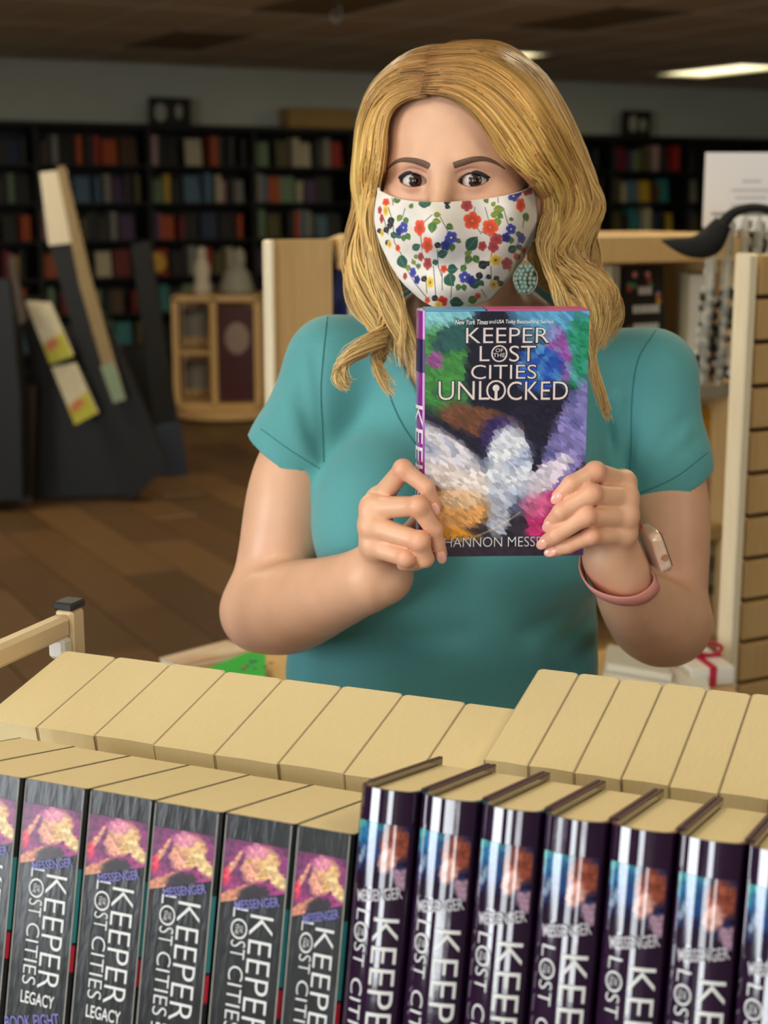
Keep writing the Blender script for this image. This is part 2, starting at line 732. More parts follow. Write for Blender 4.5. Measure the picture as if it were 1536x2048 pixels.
# ================================================================== BOOKCASES
BF = 12.05
PITCHZ = 0.30
SHZ = [1.78 - PITCHZ * k for k in range(6)] + [0.06]
UW = 0.93
u0 = 2.30
ORD = ['first', 'second', 'third', 'fourth', 'fifth', 'sixth', 'seventh', 'eighth', 'ninth', 'tenth', 'eleventh']
for k in range(10):
    a = u0 + k * UW
    lab = '%s tall black bookcase from the left along the back wall' % ORD[k]
    t = thing('bookcase', lab, 'bookcase', rm(a, BF), RY, 'black bookcases on the back wall')
    for sx in (0.01, UW - 0.01):
        part('side_panel', G().box((sx, .17, 1.05), (.02, .32, 2.1)), M_BLACK, t)
    part('back_panel', G().box((UW / 2, .335, 1.05), (UW - .04, .012, 2.08)), M_BLACK, t)
    part('top_board', G().box((UW / 2, .17, 2.085), (UW, .34, .045), .003), M_BLACK, t)
    for z in SHZ:
        part('shelf', G().box((UW / 2, .165, z - .012), (UW - .04, .31, .024), .002), M_BLACK, t)

PAL = [('dark red', (120, 32, 26)), ('orange', (190, 84, 36)), ('cream', (205, 195, 160)), ('teal', (52, 130, 128)),
       ('dark blue', (44, 56, 86)), ('black', (32, 30, 30)), ('purple', (84, 62, 96)), ('yellow', (205, 165, 52)),
       ('pale grey', (150, 148, 138)), ('brown', (88, 60, 38)), ('olive', (92, 86, 48)), ('pale pink', (190, 150, 150)),
       ('red', (176, 44, 34)), ('sage green', (122, 146, 112)), ('steel blue', (90, 120, 140)), ('charcoal', (54, 52, 50))]
PW = [7, 7, 7, 4, 6, 16, 5, 5, 6, 9, 8, 5, 6, 6, 5, 18]
BM = [mat('book_cloth_' + n.replace(' ', '_'), c, 0.5, var=0.15, scale=25) for n, c in PAL]
_bk = {}


def far_book_mesh(kind, ci):
    if (kind, ci) in _bk:
        return _bk[(kind, ci)]
    wd, dp, ht = kind
    g = G()
    if wd < 0.07:     # spine out: rounded spine, covers and a recessed page block
        pts = [(-wd / 2, dp), (-wd / 2, 0.004), (-wd / 4, 0), (wd / 4, 0), (wd / 2, 0.004), (wd / 2, dp), (wd / 2 - .003, dp),
               (wd / 2 - .003, 0.006), (-wd / 2 + .003, 0.006), (-wd / 2 + .003, dp)]
        g.prism(pts, 0, ht, 'xy')
        g.box((0, dp / 2, ht / 2), (wd - .006, dp - .012, ht - .008))
    else:             # face out, leaning back a little
        th = 0.03
        R = np.array([[1, 0, 0], [0, math.cos(.12), math.sin(.12)], [0, -math.sin(.12), math.cos(.12)]])
        for y in (0, th - .003):
            g.box(R @ np.array((0, y + .002, ht / 2)), (wd, .003, ht), 0, R)
        g.box(R @ np.array((0.002, th / 2, ht / 2)), (wd - .008, th - .006, ht - .008), 0, R)
        g.box(R @ np.array((-wd / 2, th / 2, ht / 2)), (.003, th, ht), 0, R)
    me = g.mesh('shelf_book')
    me.materials.append(BM[ci])
    _bk[(kind, ci)] = me
    return me


ROWN = ['top', 'second', 'third', 'fourth', 'fifth', 'sixth', 'bottom']


def ordn(n):
    if n <= 11:
        return ORD[n - 1]
    W = {12: 'twelfth', 13: 'thirteenth', 14: 'fourteenth', 15: 'fifteenth', 16: 'sixteenth', 17: 'seventeenth',
         18: 'eighteenth', 19: 'nineteenth', 20: 'twentieth'}
    if n in W:
        return W[n]
    tens = {2: 'twenty', 3: 'thirty', 4: 'forty', 5: 'fifty', 6: 'sixty'}[n // 10]
    return tens + ('-' + ORD[n % 10 - 1] if n % 10 else 'th') if n % 10 else tens[:-1] + 'ieth'


nbooks = 0
for (s, e, side) in ((2.75, 6.05, 'left'), (8.35, 10.05, 'right')):
    for r, z in enumerate(SHZ):
        if (side == 'left' and r > 5) or (side == 'right' and r > 2):
            continue
        a = s + random.uniform(0, .08)
        n = 0
        e2 = e if not (r >= 4 and side == 'left') else 5.2
        while a < e2 - .15:
            # keep clear of the uprights between two cases
            def fits(wd):
                u = (a - u0) % UW
                return u > .03 and u + wd < UW - .03
            q = random.random()
            if q < 0.50:
                kind = random.choice([(.11, .03, .19), (.14, .03, .22), (.125, .03, .205)])
                lean = True
            else:
                kind = random.choice([(.034, .14, .20), (.045, .15, .225), (.04, .13, .18), (.055, .15, .24)])
                lean = False
            if not fits(kind[0]):
                a += .03
                continue
            ci = random.choices(range(16), PW)[0]
            n += 1
            nbooks += 1
            o = link('shelf_book', far_book_mesh(kind, ci))
            p = rm(a + kind[0] / 2, BF + (.10 if lean else .05) + random.uniform(0, .02), z + .0005)
            o.location = p
            o.rotation_euler = (0, 0, RY)
            pl_ = {'left': 'left of the woman', 'right': 'right of the woman'}[side]
            tag(o, '%s %s book, %s from the left, %s black shelf, %s' % (
                PAL[ci][0], 'face-out' if lean else 'spine-out', ordn(n), ROWN[r], pl_),
                'book', 'books in the black bookcases')
            a += kind[0] + (random.choice([.003, .01, .03, .07]) if lean else random.choice([.002, .002, .002, .04]))
print('far books', nbooks, 'planks', cnt, 'tiles', ntile)


# things standing on top of the bookcases
def on_case(px, w_, h_, d_=.03):
    d = ray(px, 250)
    k = (BF + .12) / (d @ E2)
    p = CAM + d * k
    return np.array([p[0], p[1], 2.108])


def frame_picture(px, w_, h_, label, white):
    t = thing('framed_picture', label, 'picture', on_case(px, w_, h_), RY)
    g = G()
    for sx in (-1, 1):
        g.box((sx * (w_ / 2 - .012), 0, h_ / 2), (.024, .03, h_), .003)
    for z in (.012, h_ - .012):
        g.box((0, 0, z), (w_ - .05, .03, .024), .003)
    part('frame', g, M_BLACK2, t)
    part('print', G().box((0, .004, h_ / 2), (w_ - .04, .008, h_ - .04)), mat('dark_print', (44, 42, 38), .4), t)
    for (x, z, rx, rz) in white:
        part('pale_shape', G().ell((x * w_, -.001, z * h_), (rx, .004, rz), 14, 8), mat('pale_print', (190, 186, 172), .6), t)


frame_picture(340, .36, .22, 'dark framed picture with a pale shape on top of the left bookcases', [(-.22, .45, .055, .075), (.22, .5, .03, .06)])
frame_picture(1272, .34, .24, 'dark framed picture on top of the bookcases right of the woman', [(-.1, .5, .05, .08), (.25, .45, .045, .06)])
t = thing('storage_box', 'long tan cardboard box lying on top of the bookcases', 'box', on_case(635, .6, .16), RY)
part('box_body', G().box((0, .02, .07), (.62, .2, .14), .004), mat('cardboard', (190, 150, 92), .8, var=.08, scale=20), t)
part('box_lid', G().box((0, .02, .15), (.635, .215, .03), .004), mat('cardboard', (190, 150, 92), .8), t)

# ================================================================== BACK OF THE SHOP
def ppoly(pts, Y, org=(0, 0, 0)):
    """outline given by picture points, as (x,z) in the plane at distance Y, relative to org"""
    r = []
    for (a, b) in pts:
        p = at(a, b, Y)
        r.append((p[0] - org[0], p[2] - org[2]))
    return r


# small maple display case with a maroon poster
Yc = 10.3
c0 = at(436, 825, Yc)
t = thing('display_case', 'low maple display case with a maroon poster, far left of the woman', 'display case', (c0[0], Yc, 0))
wc, hc_ = .60, .86
part('plinth', G().lathe([(.36, 0), (.40, .02), (.40, .07), (.34, .09)], (0.02, .28, 0), 28), M_MAPLE, t)
part('case_top', G().box((0, .26, hc_ - .02), (wc, .52, .04), .004), M_MAPLE, t)
part('case_floor', G().box((0, .26, .105), (wc, .52, .03), .003), M_MAPLE, t)
for x in (-wc / 2 + .02, -.02, wc / 2 - .02):
    part('case_post', G().box((x, .02, .475), (.045, .04, .74), .003), M_MAPLE, t)
    part('case_post', G().box((x, .5, .475), (.045, .04, .74), .003), M_MAPLE, t)
part('case_back', G().box((0, .515, .475), (wc, .01, .74)), M_MAPLE, t)
part('case_shelf', G().box((-.16, .26, .47), (.26, .48, .02)), M_MAPLE, t)
part('poster_board', G().box((.14, .03, .46), (.26, .012, .64)), mat('maroon_board', (70, 22, 26), .5), t)
part('poster_emblem', G().ell((.14, .024, .57), (.085, .004, .11), 16, 8), mat('poster_grey', (150, 130, 118), .7), t)
for z in (.66, .3):
    part('shelf_card', G().box((-.17, .2, z), (.16, .01, .2)), mat('grey_card', (120, 118, 108), .7, var=.2, scale=30), t)
fw = at(398, 595, Yc)
t = thing('figurine', 'slim white figurine on the far display case', 'figurine', (fw[0], Yc + .2, hc_))
part('figurine_body', G().lathe([(.06, 0), (.065, .03), (.05, .1), (.06, .18), (.04, .23), (.03, .26)], (0, 0, 0), 14), mat('chalk_white', (200, 192, 170), .6), t, True)
part('figurine_head', G().ell((0, 0, .285), (.035, .035, .04), 12, 8), mat('chalk_white', (200, 192, 170), .6), t, True)
fw = at(468, 590, Yc)
t = thing('figurine', 'wide pale grey sculpture on the far display case', 'figurine', (fw[0], Yc + .2, hc_))
part('sculpture_body', G().lathe([(.11, 0), (.12, .04), (.09, .14), (.05, .2)], (0, 0, 0), 14), mat('stone_grey', (150, 148, 132), .7), t, True)
part('sculpture_peak', G().ell((.02, 0, .24), (.045, .04, .08), 12, 8), mat('stone_grey', (150, 148, 132), .7), t, True)

# yellow round shelf sign
d = ray(314, 525)
ps = CAM + d * ((BF - .02) / (d @ E2))
t = thing('shelf_sign', 'round yellow sign on the black shelves left of the woman', 'sign', ps, RY)
R90 = np.array([[1, 0, 0], [0, 0, -1], [0, 1, 0]], float)
g = G().lathe([(.078, -.006), (.084, 0), (.078, .006)], (0, 0, 0), 24)
g.v = [q @ R90.T for q in g.v]
part('disc', g, mat('sign_yellow', (226, 176, 60), .6), t)
part('bracket', G().box((0, .02, -.03), (.02, .05, .02)), M_BLACK2, t)

# black slanted display racks
Yr = 7.45
org = at(150, 1004, Yr)
org[2] = 0.0
t = thing('display_rack', 'black leaning display rack with a white header card, far left', 'display rack', org)


def rp(name, pts, y0, y1, m, tt=None, oo=None, YY=None):
    tt, oo, YY = tt or t, oo if oo is not None else org, YY or Yr
    poly = [(x, max(z, .002)) for (x, z) in ppoly(pts, YY, oo)]
    return part(name, G().prism(poly, y0, y1), m, tt)


M_TAN = mat('tan_edge', (150, 128, 88), .6, var=.1)
M_SLATE = mat('slate_board', (11, 12, 14), .6, var=.12, scale=14)
rp('leaning_panel', [(98, 490), (142, 485), (335, 935), (262, 1000), (240, 985)], .0, .10, M_SLATE)
rp('header_card', [(80, 345), (128, 340), (143, 486), (98, 491)], -.01, .07, mat('card_white', (226, 216, 190), .7))
rp('edge_strip', [(118, 335), (132, 332), (186, 560), (252, 795), (230, 800), (164, 570)], -.06, -.02, M_TAN)
rp('edge_tag', [(206, 730), (232, 722), (256, 795), (232, 803)], -.075, -.062, mat('pale_green_card', (140, 158, 130), .7))
rp('base_cabinet', [(48, 775), (150, 765), (268, 1000), (46, 1008)], .11, .5, M_BLACK)
rp('base_trim', [(48, 772), (74, 772), (66, 1004), (40, 1006)], -.03, -.002, mat('brown_trim', (70, 58, 46), .6))
rp('rear_leg', [(20, 600), (60, 600), (150, 770), (60, 775)], .12, .3, M_BLACK)
for k, (pts, lab) in enumerate((([(50, 602), (100, 606), (146, 712), (100, 728)], 'upper pale booklet with a yellow corner on the black rack'),
                                ([(103, 735), (150, 727), (195, 826), (150, 850)], 'lower pale booklet with a yellow corner on the black rack'))):
    o0 = at(*pts[3], Yr - .1)
    b = thing('booklet', lab, 'booklet', o0, 0, 'booklets on the black rack')
    part('cover', G().prism(ppoly(pts, Yr - .1, o0), 0, .03), mat('booklet_cream', (222, 212, 178), .6, var=.08, scale=30), b)
    (x0, y0), (x1, y1), (x2, y2), (x3, y3) = pts
    L = lambda p, q, f: (p[0] + (q[0] - p[0]) * f, p[1] + (q[1] - p[1]) * f)
    A, B_ = L(pts[0], pts[3], .68), L(pts[1], pts[2], .55)
    part('yellow_print', G().prism(ppoly([A, B_, pts[2], pts[3]], Yr - .1, o0), -.003, 0), mat('acid_yellow', (200, 196, 66), .6), b)
    C1, C2 = L(A, B_, .15), L(A, B_, .6)
    part('orange_print', G().prism(ppoly([C1, C2, L(C2, pts[2], .35), L(C1, pts[3], .5)], Yr - .1, o0), -.006, -.003), mat('soft_orange', (206, 130, 80), .6), b)
Y2 = 7.2
org2 = at(0, 960, Y2)
org2[2] = 0
t2 = thing('display_rack', 'low black display rack cut off by the left edge of the picture', 'display rack', org2)
rp('rack_body', [(-90, 560), (18, 560), (40, 800), (44, 1000), (-90, 1000)], 0, .18, M_BLACK, t2, org2, Y2)
rp('rack_rail', [(18, 520), (30, 520), (52, 640), (42, 650)], -.02, .02, mat('brown_trim', (70, 58, 46), .6), t2, org2, Y2)
rp('rack_post', [(-60, 520), (-40, 520), (-40, 560), (-60, 560)], 0, .05, M_BLACK, t2, org2, Y2)
Y3 = 8.3
org3 = at(330, 940, Y3)
org3[2] = 0
t3 = thing('display_rack', 'slate grey leaning rack between the black rack and the maple case', 'display rack', org3)
rp('leaning_panel', [(262, 490), (298, 482), (322, 640), (352, 840), (372, 950), (318, 950), (290, 700)], 0, .08, M_SLATE, t3, org3, Y3)
rp('foot_board', [(316, 850), (362, 842), (376, 958), (318, 958)], -.12, -.01, mat('navy_board', (46, 54, 72), .6), t3, org3, Y3)
rp('rack_body', [(225, 700), (290, 700), (318, 950), (240, 955)], .09, .35, M_BLACK, t3, org3, Y3)

# ================================================================== MAPLE FIXTURE BEHIND THE WOMAN
YF = 2.75
P0 = at(527, 480, YF)
ZT = float(P0[2])


def sx(px, py=480, y=0.0):
    d = ray(px, py)
    k = d[0] / d[1]
    q = P0 + E2 * y
    return (k * q[1] - q[0]) / (E1[0] - k * E1[1])


def fx(s, y=0.0):
    """world Y of a point of the fixture's front"""
    return P0[1] + s * E1[1] + y * E2[1]


t = thing('display_bookcase', 'wide maple display bookcase standing behind the woman', 'bookcase', (P0[0], P0[1], 0), RY)
xA, xB, xR = sx(541), sx(664), sx(1490)
part('edge_band', G().box((xA / 2, -.006, ZT / 2), (xA, .03, ZT), .004), M_MAPLE_E, t)
part('end_panel', G().box(((xA + xB) / 2, .01, ZT / 2), (xB - xA, .02, ZT)), M_MAPLE, t)
part('end_panel', G().box((xR, .18, ZT / 2), (.022, .36, ZT), .002), M_MAPLE, t)
xI = xB + .17
part('back_panel', G().box(((xI + xR) / 2, .37, ZT / 2), (xR - xI + .02, .016, ZT - .02)), M_MAPLE, t)
part('inner_side', G().prism([(xB - .02, .021), (xB - .002, .021), (xI + .02, .362), (xI, .362)], .03, ZT - .02, 'xy'), M_MAPLE, t)
part('header_rail', G().box(((xB + xR) / 2, .005, ZT - .0285), (xR - xB - .03, .024, .057), .003), M_MAPLE, t)
part('top_board', G().prism([(xB, .02), (xR - .012, .02), (xR - .012, .36), (xI + .02, .36)], ZT - .02, ZT, 'xy'), M_MAPLE, t)
Yq = 3.17
zl1, zl2, zl3 = zat(778, Yq), zat(1072, Yq), zat(1300, Yq)
M_LEDGE = mat('grey_ledge', (168, 160, 140), .5)
for z in (zl1, zl2, zl3, .1):
    part('ledge', G().prism([(xB, .012), (xR - .012, .012), (xR - .012, .36), (xI + .02, .36)], z - .03, z, 'xy'), M_LEDGE if z == zl1 else M_MAPLE, t)
FIX = t


def fixture_item(name, label, cat, px, z, y, rot=0.0, group=None):
    s = sx(px, 600, y)
    p = P0 + E1 * s + E2 * y
    return thing(name, label, cat, (p[0], p[1], z), RY + rot, group)


def standing_book(t, wd, ht, th, mcover, lean=.12):
    """face-out hardback leaning back: two boards, spine and page block"""
    R = np.array([[1, 0, 0], [0, math.cos(lean), math.sin(lean)], [0, -math.sin(lean), math.cos(lean)]])
    g = G()
    g.box(R @ np.array((0, .002, ht / 2)), (wd, .004, ht), .0012, R)
    g.box(R @ np.array((0, th - .002, ht / 2)), (wd, .004, ht), .0012, R)
    g.box(R @ np.array((-wd / 2 + .002, th / 2, ht / 2)), (.004, th - .008, ht), 0, R)
    part('cover', g, mcover, t)
    part('pages', G().box(R @ np.array((.002, th / 2, ht / 2)), (wd - .012, th - .009, ht - .008), 0, R), M_PAGES, t)
    return R


M_PAGES = mat('page_block', (232, 212, 168), .8, var=.05, scale=60)
M_PAGEW = mat('white_page_block', (226, 218, 198), .8, var=.05, scale=90, stretch=(14, 1, 1))
# blue picture book
t = fixture_item('picture_book', 'blue picture book facing out left of the woman\'s shoulder', 'book', 700, zl1, .10)
part('prop_cover', G().prism([(-.075, 0), (.09, 0), (.09, .32), (-.02, .32)], .0, .03), mat('cobalt_print', (48, 76, 168), .35, rgb2=(70, 60, 120), scale=9), t)
part('print_patch', G().ell((.05, -.001, .17), (.05, .004, .1), 14, 8), mat('rust_print', (150, 92, 70), .4, rgb2=(90, 80, 140), scale=18), t)
part('pages', G().box((.03, .016, .16), (.115, .02, .318)), M_PAGEW, t)
# white card by the shoulder
t = fixture_item('card', 'small white card standing behind the woman\'s left-hand shoulder', 'card', 712, zl1, .03)
zc = zat(606, fx(sx(712), .03)) - zl1
part('card_sheet', G().box((0, 0, zc / 2), (.034, .004, zc), .001), mat('paper_white', (240, 236, 226), .6), t)
part('card_foot', G().box((0, .012, .004), (.034, .03, .008)), mat('paper_white', (240, 236, 226), .6), t)
# dark floral book with lines of white lettering
t = fixture_item('hardback_book', 'dark flowered book with white lettering facing out right of the woman', 'book', 1300, zl1, .12)
wd, ht = .115, (zat(532, fx(sx(1300), .12)) - zl1)
R = standing_book(t, wd, ht, .035, mat('dark_cover', (44, 38, 34), .4))
cols = [(232, 150, 140), (224, 112, 60), (96, 150, 92), (214, 170, 70), (200, 76, 84), (170, 150, 170)]
for k in range(22):
    a = k * 2.399
    ex = ((k * 37) % 100) / 100.0
    side = k % 4
    x, z = [(-.048 + .01 * ex, .02 + .2 * ex), (.048 - .01 * ex, .02 + .2 * ex), (-.04 + .08 * ex, ht - .02 - .012 * (k % 3)), (-.04 + .08 * ex, .02)][side]
    m = mat('flower_print_%d' % (k % 6), cols[k % 6], .5)
    part('printed_flower', G().ell(R @ np.array((x, -.0005, z)), (.0075, .0012, .0075), 8, 5), m, t)
rb = random.Random(3)
for (z, n) in ((ht - .055, 1), (ht - .095, 3), (ht - .135, 3), (ht - .172, 2)):
    x = -.032 if n > 1 else -.015
    while x < (.034 if n > 1 else .015):
        w_ = rb.uniform(.007, .012)
        part('printed_letter', G().box(R @ np.array((x + w_ / 2, -.0006, z)), (w_ - .002, .001, .017), 0, R), mat('paper_white', (240, 236, 226), .6), t)
        x += w_
# blocks of books seen from the fore-edge
for k, (px, w_, h_, y, rot, lab) in enumerate(((1232, .028, 532, .10, .3, 'thin book showing white page edges left of the flowered book'),
                                               (1400, .055, 548, .07, -.5, 'thick book showing cream page edges right of the flowered book'),
                                               (1440, .045, 575, .16, -.5, 'book with cream page edges behind the clear bags'))):
    t = fixture_item('hardback_book', lab, 'book', px, zl1, y, rot, 'books turned with their page edges out')
    hh = zat(h_, fx(sx(px), y)) - zl1
    part('pages', G().box((0, .075, hh / 2), (w_ - .006, .14, hh - .006)), M_PAGEW, t)
    g = G()
    for s_ in (-1, 1):
        g.box((s_ * (w_ / 2 - .0015), .076, hh / 2), (.003, .148, hh), .001)
    g.box((0, .15, hh / 2), (w_, .003, hh))
    part('cover', g, mat('cream_cover', (206, 190, 150), .5), t)
# yellow cover with a portrait photograph
t = fixture_item('paperback_book', 'yellow-topped book with a dark-haired head pictured, right of the woman\'s arm', 'book', 1432, zl2, .06)
ht = zat(815, fx(sx(1432), .06)) - zl2
R = standing_book(t, .125, ht, .03, mat('cover_offwhite', (214, 204, 180), .4), .06)
q = lambda x, y, z: R @ np.array((x, y, z))
part('yellow_panel', G().box(q(0, -.0006, ht * .80), (.124, .001, ht * .38), 0, R), mat('mustard_print', (206, 160, 44), .4, var=.1, scale=30), t)
part('hair_print', G().ell(q(.012, -.001, ht * .36), (.042, .0015, .07), 18, 10), mat('hair_print', (46, 40, 36), .5), t)
part('skin_print', G().ell(q(.003, -.0025, ht * .33), (.026, .0015, .045), 18, 10), mat('skin_print', (196, 158, 124), .5), t)
for k in range(4):
    part('printed_letter', G().box(q(-.03 + .018 * k, -.0013, ht * .9), (.008, .0006, .018), 0, R), mat('faded_gold', (176, 138, 44), .5), t)
# flat piles of books below
zz = zl3
rb = random.Random(5)
k = 0
M_FLAT = [mat('flat_cover_%d' % i, c, .5, var=.1) for i, c in enumerate(((150, 140, 118), (110, 104, 92), (172, 158, 128), (92, 84, 70)))]
while zz < zl2 - .06:
    th = rb.uniform(.022, .034)
    t = fixture_item('paperback_book', '%s book up in the flat pile right of the woman\'s elbow' % ORD[k], 'book', 1440, zz, .04, rb.uniform(-.05, .05), 'flat pile of books in the maple bookcase')
    g = G()
    for z in (.0015, th - .0015):
        g.box((0, .075, z), (.12, .16, .003), .001)
    g.box((0, -.004, th / 2), (.12, .003, th))
    part('cover', g, M_FLAT[k % 4], t)
    part('pages', G().box((0, .078, th / 2), (.114, .15, th - .006)), M_PAGEW, t)
    zz += th + .0005
    k += 1

# white notice on a stand, over the fixture
s = sx(1480)
pn = P0 + E1 * sx(1490, 400) + E2 * .2
Yn = pn[1]
n0, n1 = at(1405, 455, Yn), at(1600, 305, Yn)
t = thing('notice', 'white printed notice in a stand above the maple bookcase', 'sign', ((n0[0] + n1[0]) / 2, Yn, ZT))
w_ = n1[0] - n0[0]
part('notice_sheet', G().box((0, 0, (n0[2] + n1[2]) / 2 - ZT), (w_, .003, n1[2] - n0[2])), mat('notice_white', (236, 236, 238), .5), t)
part('stand', G().box((0, .006, (n1[2] - ZT) / 2), (.1, .006, n1[2] - ZT - .02), .001), mat('clear_plastic', (200, 200, 195), .2), t)
part('stand_foot', G().box((0, .0, .004), (.14, .08, .008), .002), mat('clear_plastic', (200, 200, 195), .2), t)
for k, (fz, fw_) in enumerate(((.62, .2), (.50, .42), (.40, .34), (.3, .42))):
    part('printed_line', G().box((0, -.0018, n0[2] - ZT + (n1[2] - n0[2]) * fz), (w_ * fw_, .0006, .006)), mat('faint_ink', (196, 196, 204), .6), t)

# slat wall gondola at the right edge
YS = 2.45
S0 = at(1498, 507, YS)
ZS = float(S0[2])
t = thing('slat_wall', 'maple slat wall gondola at the right edge of the picture', 'slat wall', (S0[0], S0[1], 0), RY)
part('end_post', G().box((.011, .018, ZS / 2), (.022, .036, ZS), .004), M_MAPLE_E, t)
part('core_board', G().box((.55, .045, ZS / 2), (1.03, .03, ZS - .02)), mat('slat_groove', (70, 54, 34), .8), t)
part('end_post', G().box((1.08, .03, ZS / 2), (.032, .08, ZS), .004), M_MAPLE_E, t)
z = ZS - .002
while z > .12:
    part('slat', G().box((.548, .02, z - .033), (1.03, .024, .066), .003), M_MAPLE, t)
    z -= .0735
part('base_deck', G().box((.55, .02, .05), (1.03, .3, .1), .004), M_MAPLE, t)

# clear bags of black beads hanging in front of the bookcase, and a black visor over them
YB = 2.82
M_CLEAR = mat('clear_film', (225, 220, 205), .25, alpha=.38)
M_BEAD = mat('black_bead', (26, 25, 26), .25)
M_SILV = mat('silver_bead', (190, 186, 176), .3)
PEG = at(1512, 440, YB)
rodz = float(PEG[2]) + .012
for k, (xt, xb, yt, yb) in enumerate(((1432, 1402, 438, 770), (1462, 1436, 430, 772), (1492, 1466, 428, 768), (1520, 1492, 432, 770), (1548, 1520, 436, 770))):
    A, Bp = at(xt, yt, YB + .012 * (k % 2)), at(xb, yb, YB + .012 * (k % 2))
    lab = ['%s clear bag of black beads from the left, hanging beside the slat wall' % ORD[k]][0]
    b = thing('hanging_bag', lab, 'bag', (A[0], A[1], A[2]), 0, 'clear bags of black beads')
    D = Bp - A
    pth = [D * f for f in (0, .04, .15, .5, .85, .96, 1)]
    part('film', G().tube(pth, [.004, .012, .018, .022, .022, .018, .006], 10, .5), M_CLEAR, b, True)
    g, g2 = G(), G()
    for i in range(34):
        f = .42 + .54 * (i / 34)
        c = D * f + np.array([rng.uniform(-.013, .013), rng.uniform(-.006, .006), 0])
        (g if i % 4 else g2).ell(c, (.0075, .0075, .0075), 8, 5)
    for i in range(7):
        f = .06 + .36 * i / 7
        g2.ell(D * f + np.array([rng.uniform(-.01, .01), 0, 0]), (.005, .005, .009), 8, 5)
    tag(part('black_beads', g, M_BEAD, b, True), kind='stuff')
    tag(part('silver_beads', g2, M_SILV, b, True), kind='stuff')
    part('hanger', G().tube([(0, 0, -.005), (0, .0, .006), (0, 0, rodz - A[2])], .0015, 5), M_SILV, b)
rod0, rod1 = at(1422, 440, YB + .006), at(1570, 440, YB + .006)
t = thing('hanging_rail', 'thin metal rail carrying the clear bags', 'rail', (rod1[0] + .02, YB + .006, 0))
part('rail', G().tube([(rod0[0] - rod1[0] - .02, 0, rodz), (0, 0, rodz)], .004, 8), M_SILV, t, True)
part('rail_post', G().tube([(0, 0, .0), (0, 0, rodz + .01)], .008, 10), M_SILV, t, True)
part('rail_foot', G().lathe([(.1, 0), (.1, .01), (.012, .02)], (0, 0, 0), 20), M_SILV, t)
V = [at(px, py, YB - dy) for (px, py, dy) in ((1324, 481, .05), (1350, 488, .06), (1386, 494, .06), (1418, 485, .055), (1444, 450, .05), (1470, 424, .05), (1512, 415, .05), (1552, 424, .04))]
vis = catmull(V, 30)
rad = catmull(np.array([[.002], [.012], [.022], [.028], [.020], [.015], [.014], [.012]]), 30)[:, 0]
base = vis[-1]
t = thing('sun_visor', 'black cloth visor hooked over the top of the clear bags', 'visor', base)
part('brim', G().tube(vis[:18] - base, rad[:18], 12, .9), mat('black_cloth', (22, 21, 22), .8), t, True)
part('band', G().tube(vis[17:] - base, rad[17:], 10, .6), mat('black_cloth', (22, 21, 22), .8), t, True)

# ================================================================== TABLE OF BOOKS BEHIND THE WOMAN
TZ = .74
t = thing('display_table', 'low maple table of books behind the woman', 'table', (.12, 2.2, 0))
part('table_top', G().box((0, .03, TZ - .015), (.88, .52, .03), .004), M_MAPLE, t)
for sx_ in (-1, 1):
    for sy in (-1, 1):
        part('leg', G().box((sx_ * .40, .03 + sy * .22, (TZ - .03) / 2), (.04, .04, TZ - .03), .003), M_MAPLE, t)
for sy in (-1, 1):
    part('apron', G().box((0, .03 + sy * .22, TZ - .06), (.76, .02, .06)), M_MAPLE, t)


def onz(px, py, z):
    d = ray(px, py)
    return CAM + d * ((z - CAMZ) / d[2])


def flat_book(label, quad, th, mcov, z0=TZ, name='picture_book', deco=None, group=None):
    """thin book lying flat: quad = four picture points of its top face"""
    P = [onz(a, b, z0 + th) for (a, b) in quad]
    c = np.mean(P, 0)
    c[2] = z0
    t = thing(name, label, 'book', c, 0, group)
    poly = [(p[0] - c[0], p[1] - c[1]) for p in P]
    part('cover', G().prism(poly, th - .002, th, 'xy').prism(poly, 0.0005, .0025, 'xy'), mcov, t)
    inn = [(x * .97, y * .97) for (x, y) in poly]
    part('pages', G().prism(inn, .0025, th - .002, 'xy'), M_PAGEW, t)
    return t, c, P


M_GREEN = mat('bright_green_cover', (62, 190, 74), .35)
t, c, P = flat_book('white picture book with rusty print lying left of the woman\'s elbow', [(318, 1316), (360, 1330), (500, 1300), (455, 1280)], .012,
                    mat('white_rusty_cover', (222, 206, 178), .4, rgb2=(196, 150, 118), scale=7))
t, c, P = flat_book('bright green picture book lying beside the woman\'s elbow', [(400, 1342), (530, 1352), (532, 1304), (494, 1304)], .014, M_GREEN, TZ + .014)
for k in range(12):
    fx_, fy_ = rng.uniform(.3, .85), rng.uniform(.25, .8)
    p = P[0] + (P[1] - P[0]) * fx_ + (P[3] - P[0]) * fy_ * .8 - c
    part('printed_mark', G().ell((p[0], p[1], .0145), (.004, .003, .0008), 8, 4), mat('blue_print' if k % 3 else 'orange_print', (40, 60, 120) if k % 3 else (200, 96, 40), .5), t)
t, c, P = flat_book('white book lying under the woman\'s right-hand elbow', [(1205, 1352), (1420, 1378), (1400, 1320), (1215, 1292)], .016,
                    mat('white_cover', (226, 222, 210), .35))
t, c, P = flat_book('grey and white book stacked on the white book by the elbow', [(1212, 1325), (1345, 1348), (1330, 1312), (1218, 1288)], .014,
                    mat('pale_cover', (210, 206, 192), .35), TZ + .0165)
pb = onz(1425, 1372, TZ)
t = thing('gift_box', 'small white box tied with a pink ribbon behind the elbow', 'box', pb, .2)
part('box_body', G().box((0, .06, .015), (.075, .12, .03), .002), mat('paper_white', (240, 236, 226), .6), t)
M_RIB = mat('pink_ribbon', (196, 30, 74), .4)
part('ribbon', G().box((0, .06, .0155), (.012, .122, .0325)).box((0, .06, .0157), (.077, .012, .033)), M_RIB, t)
g = G()
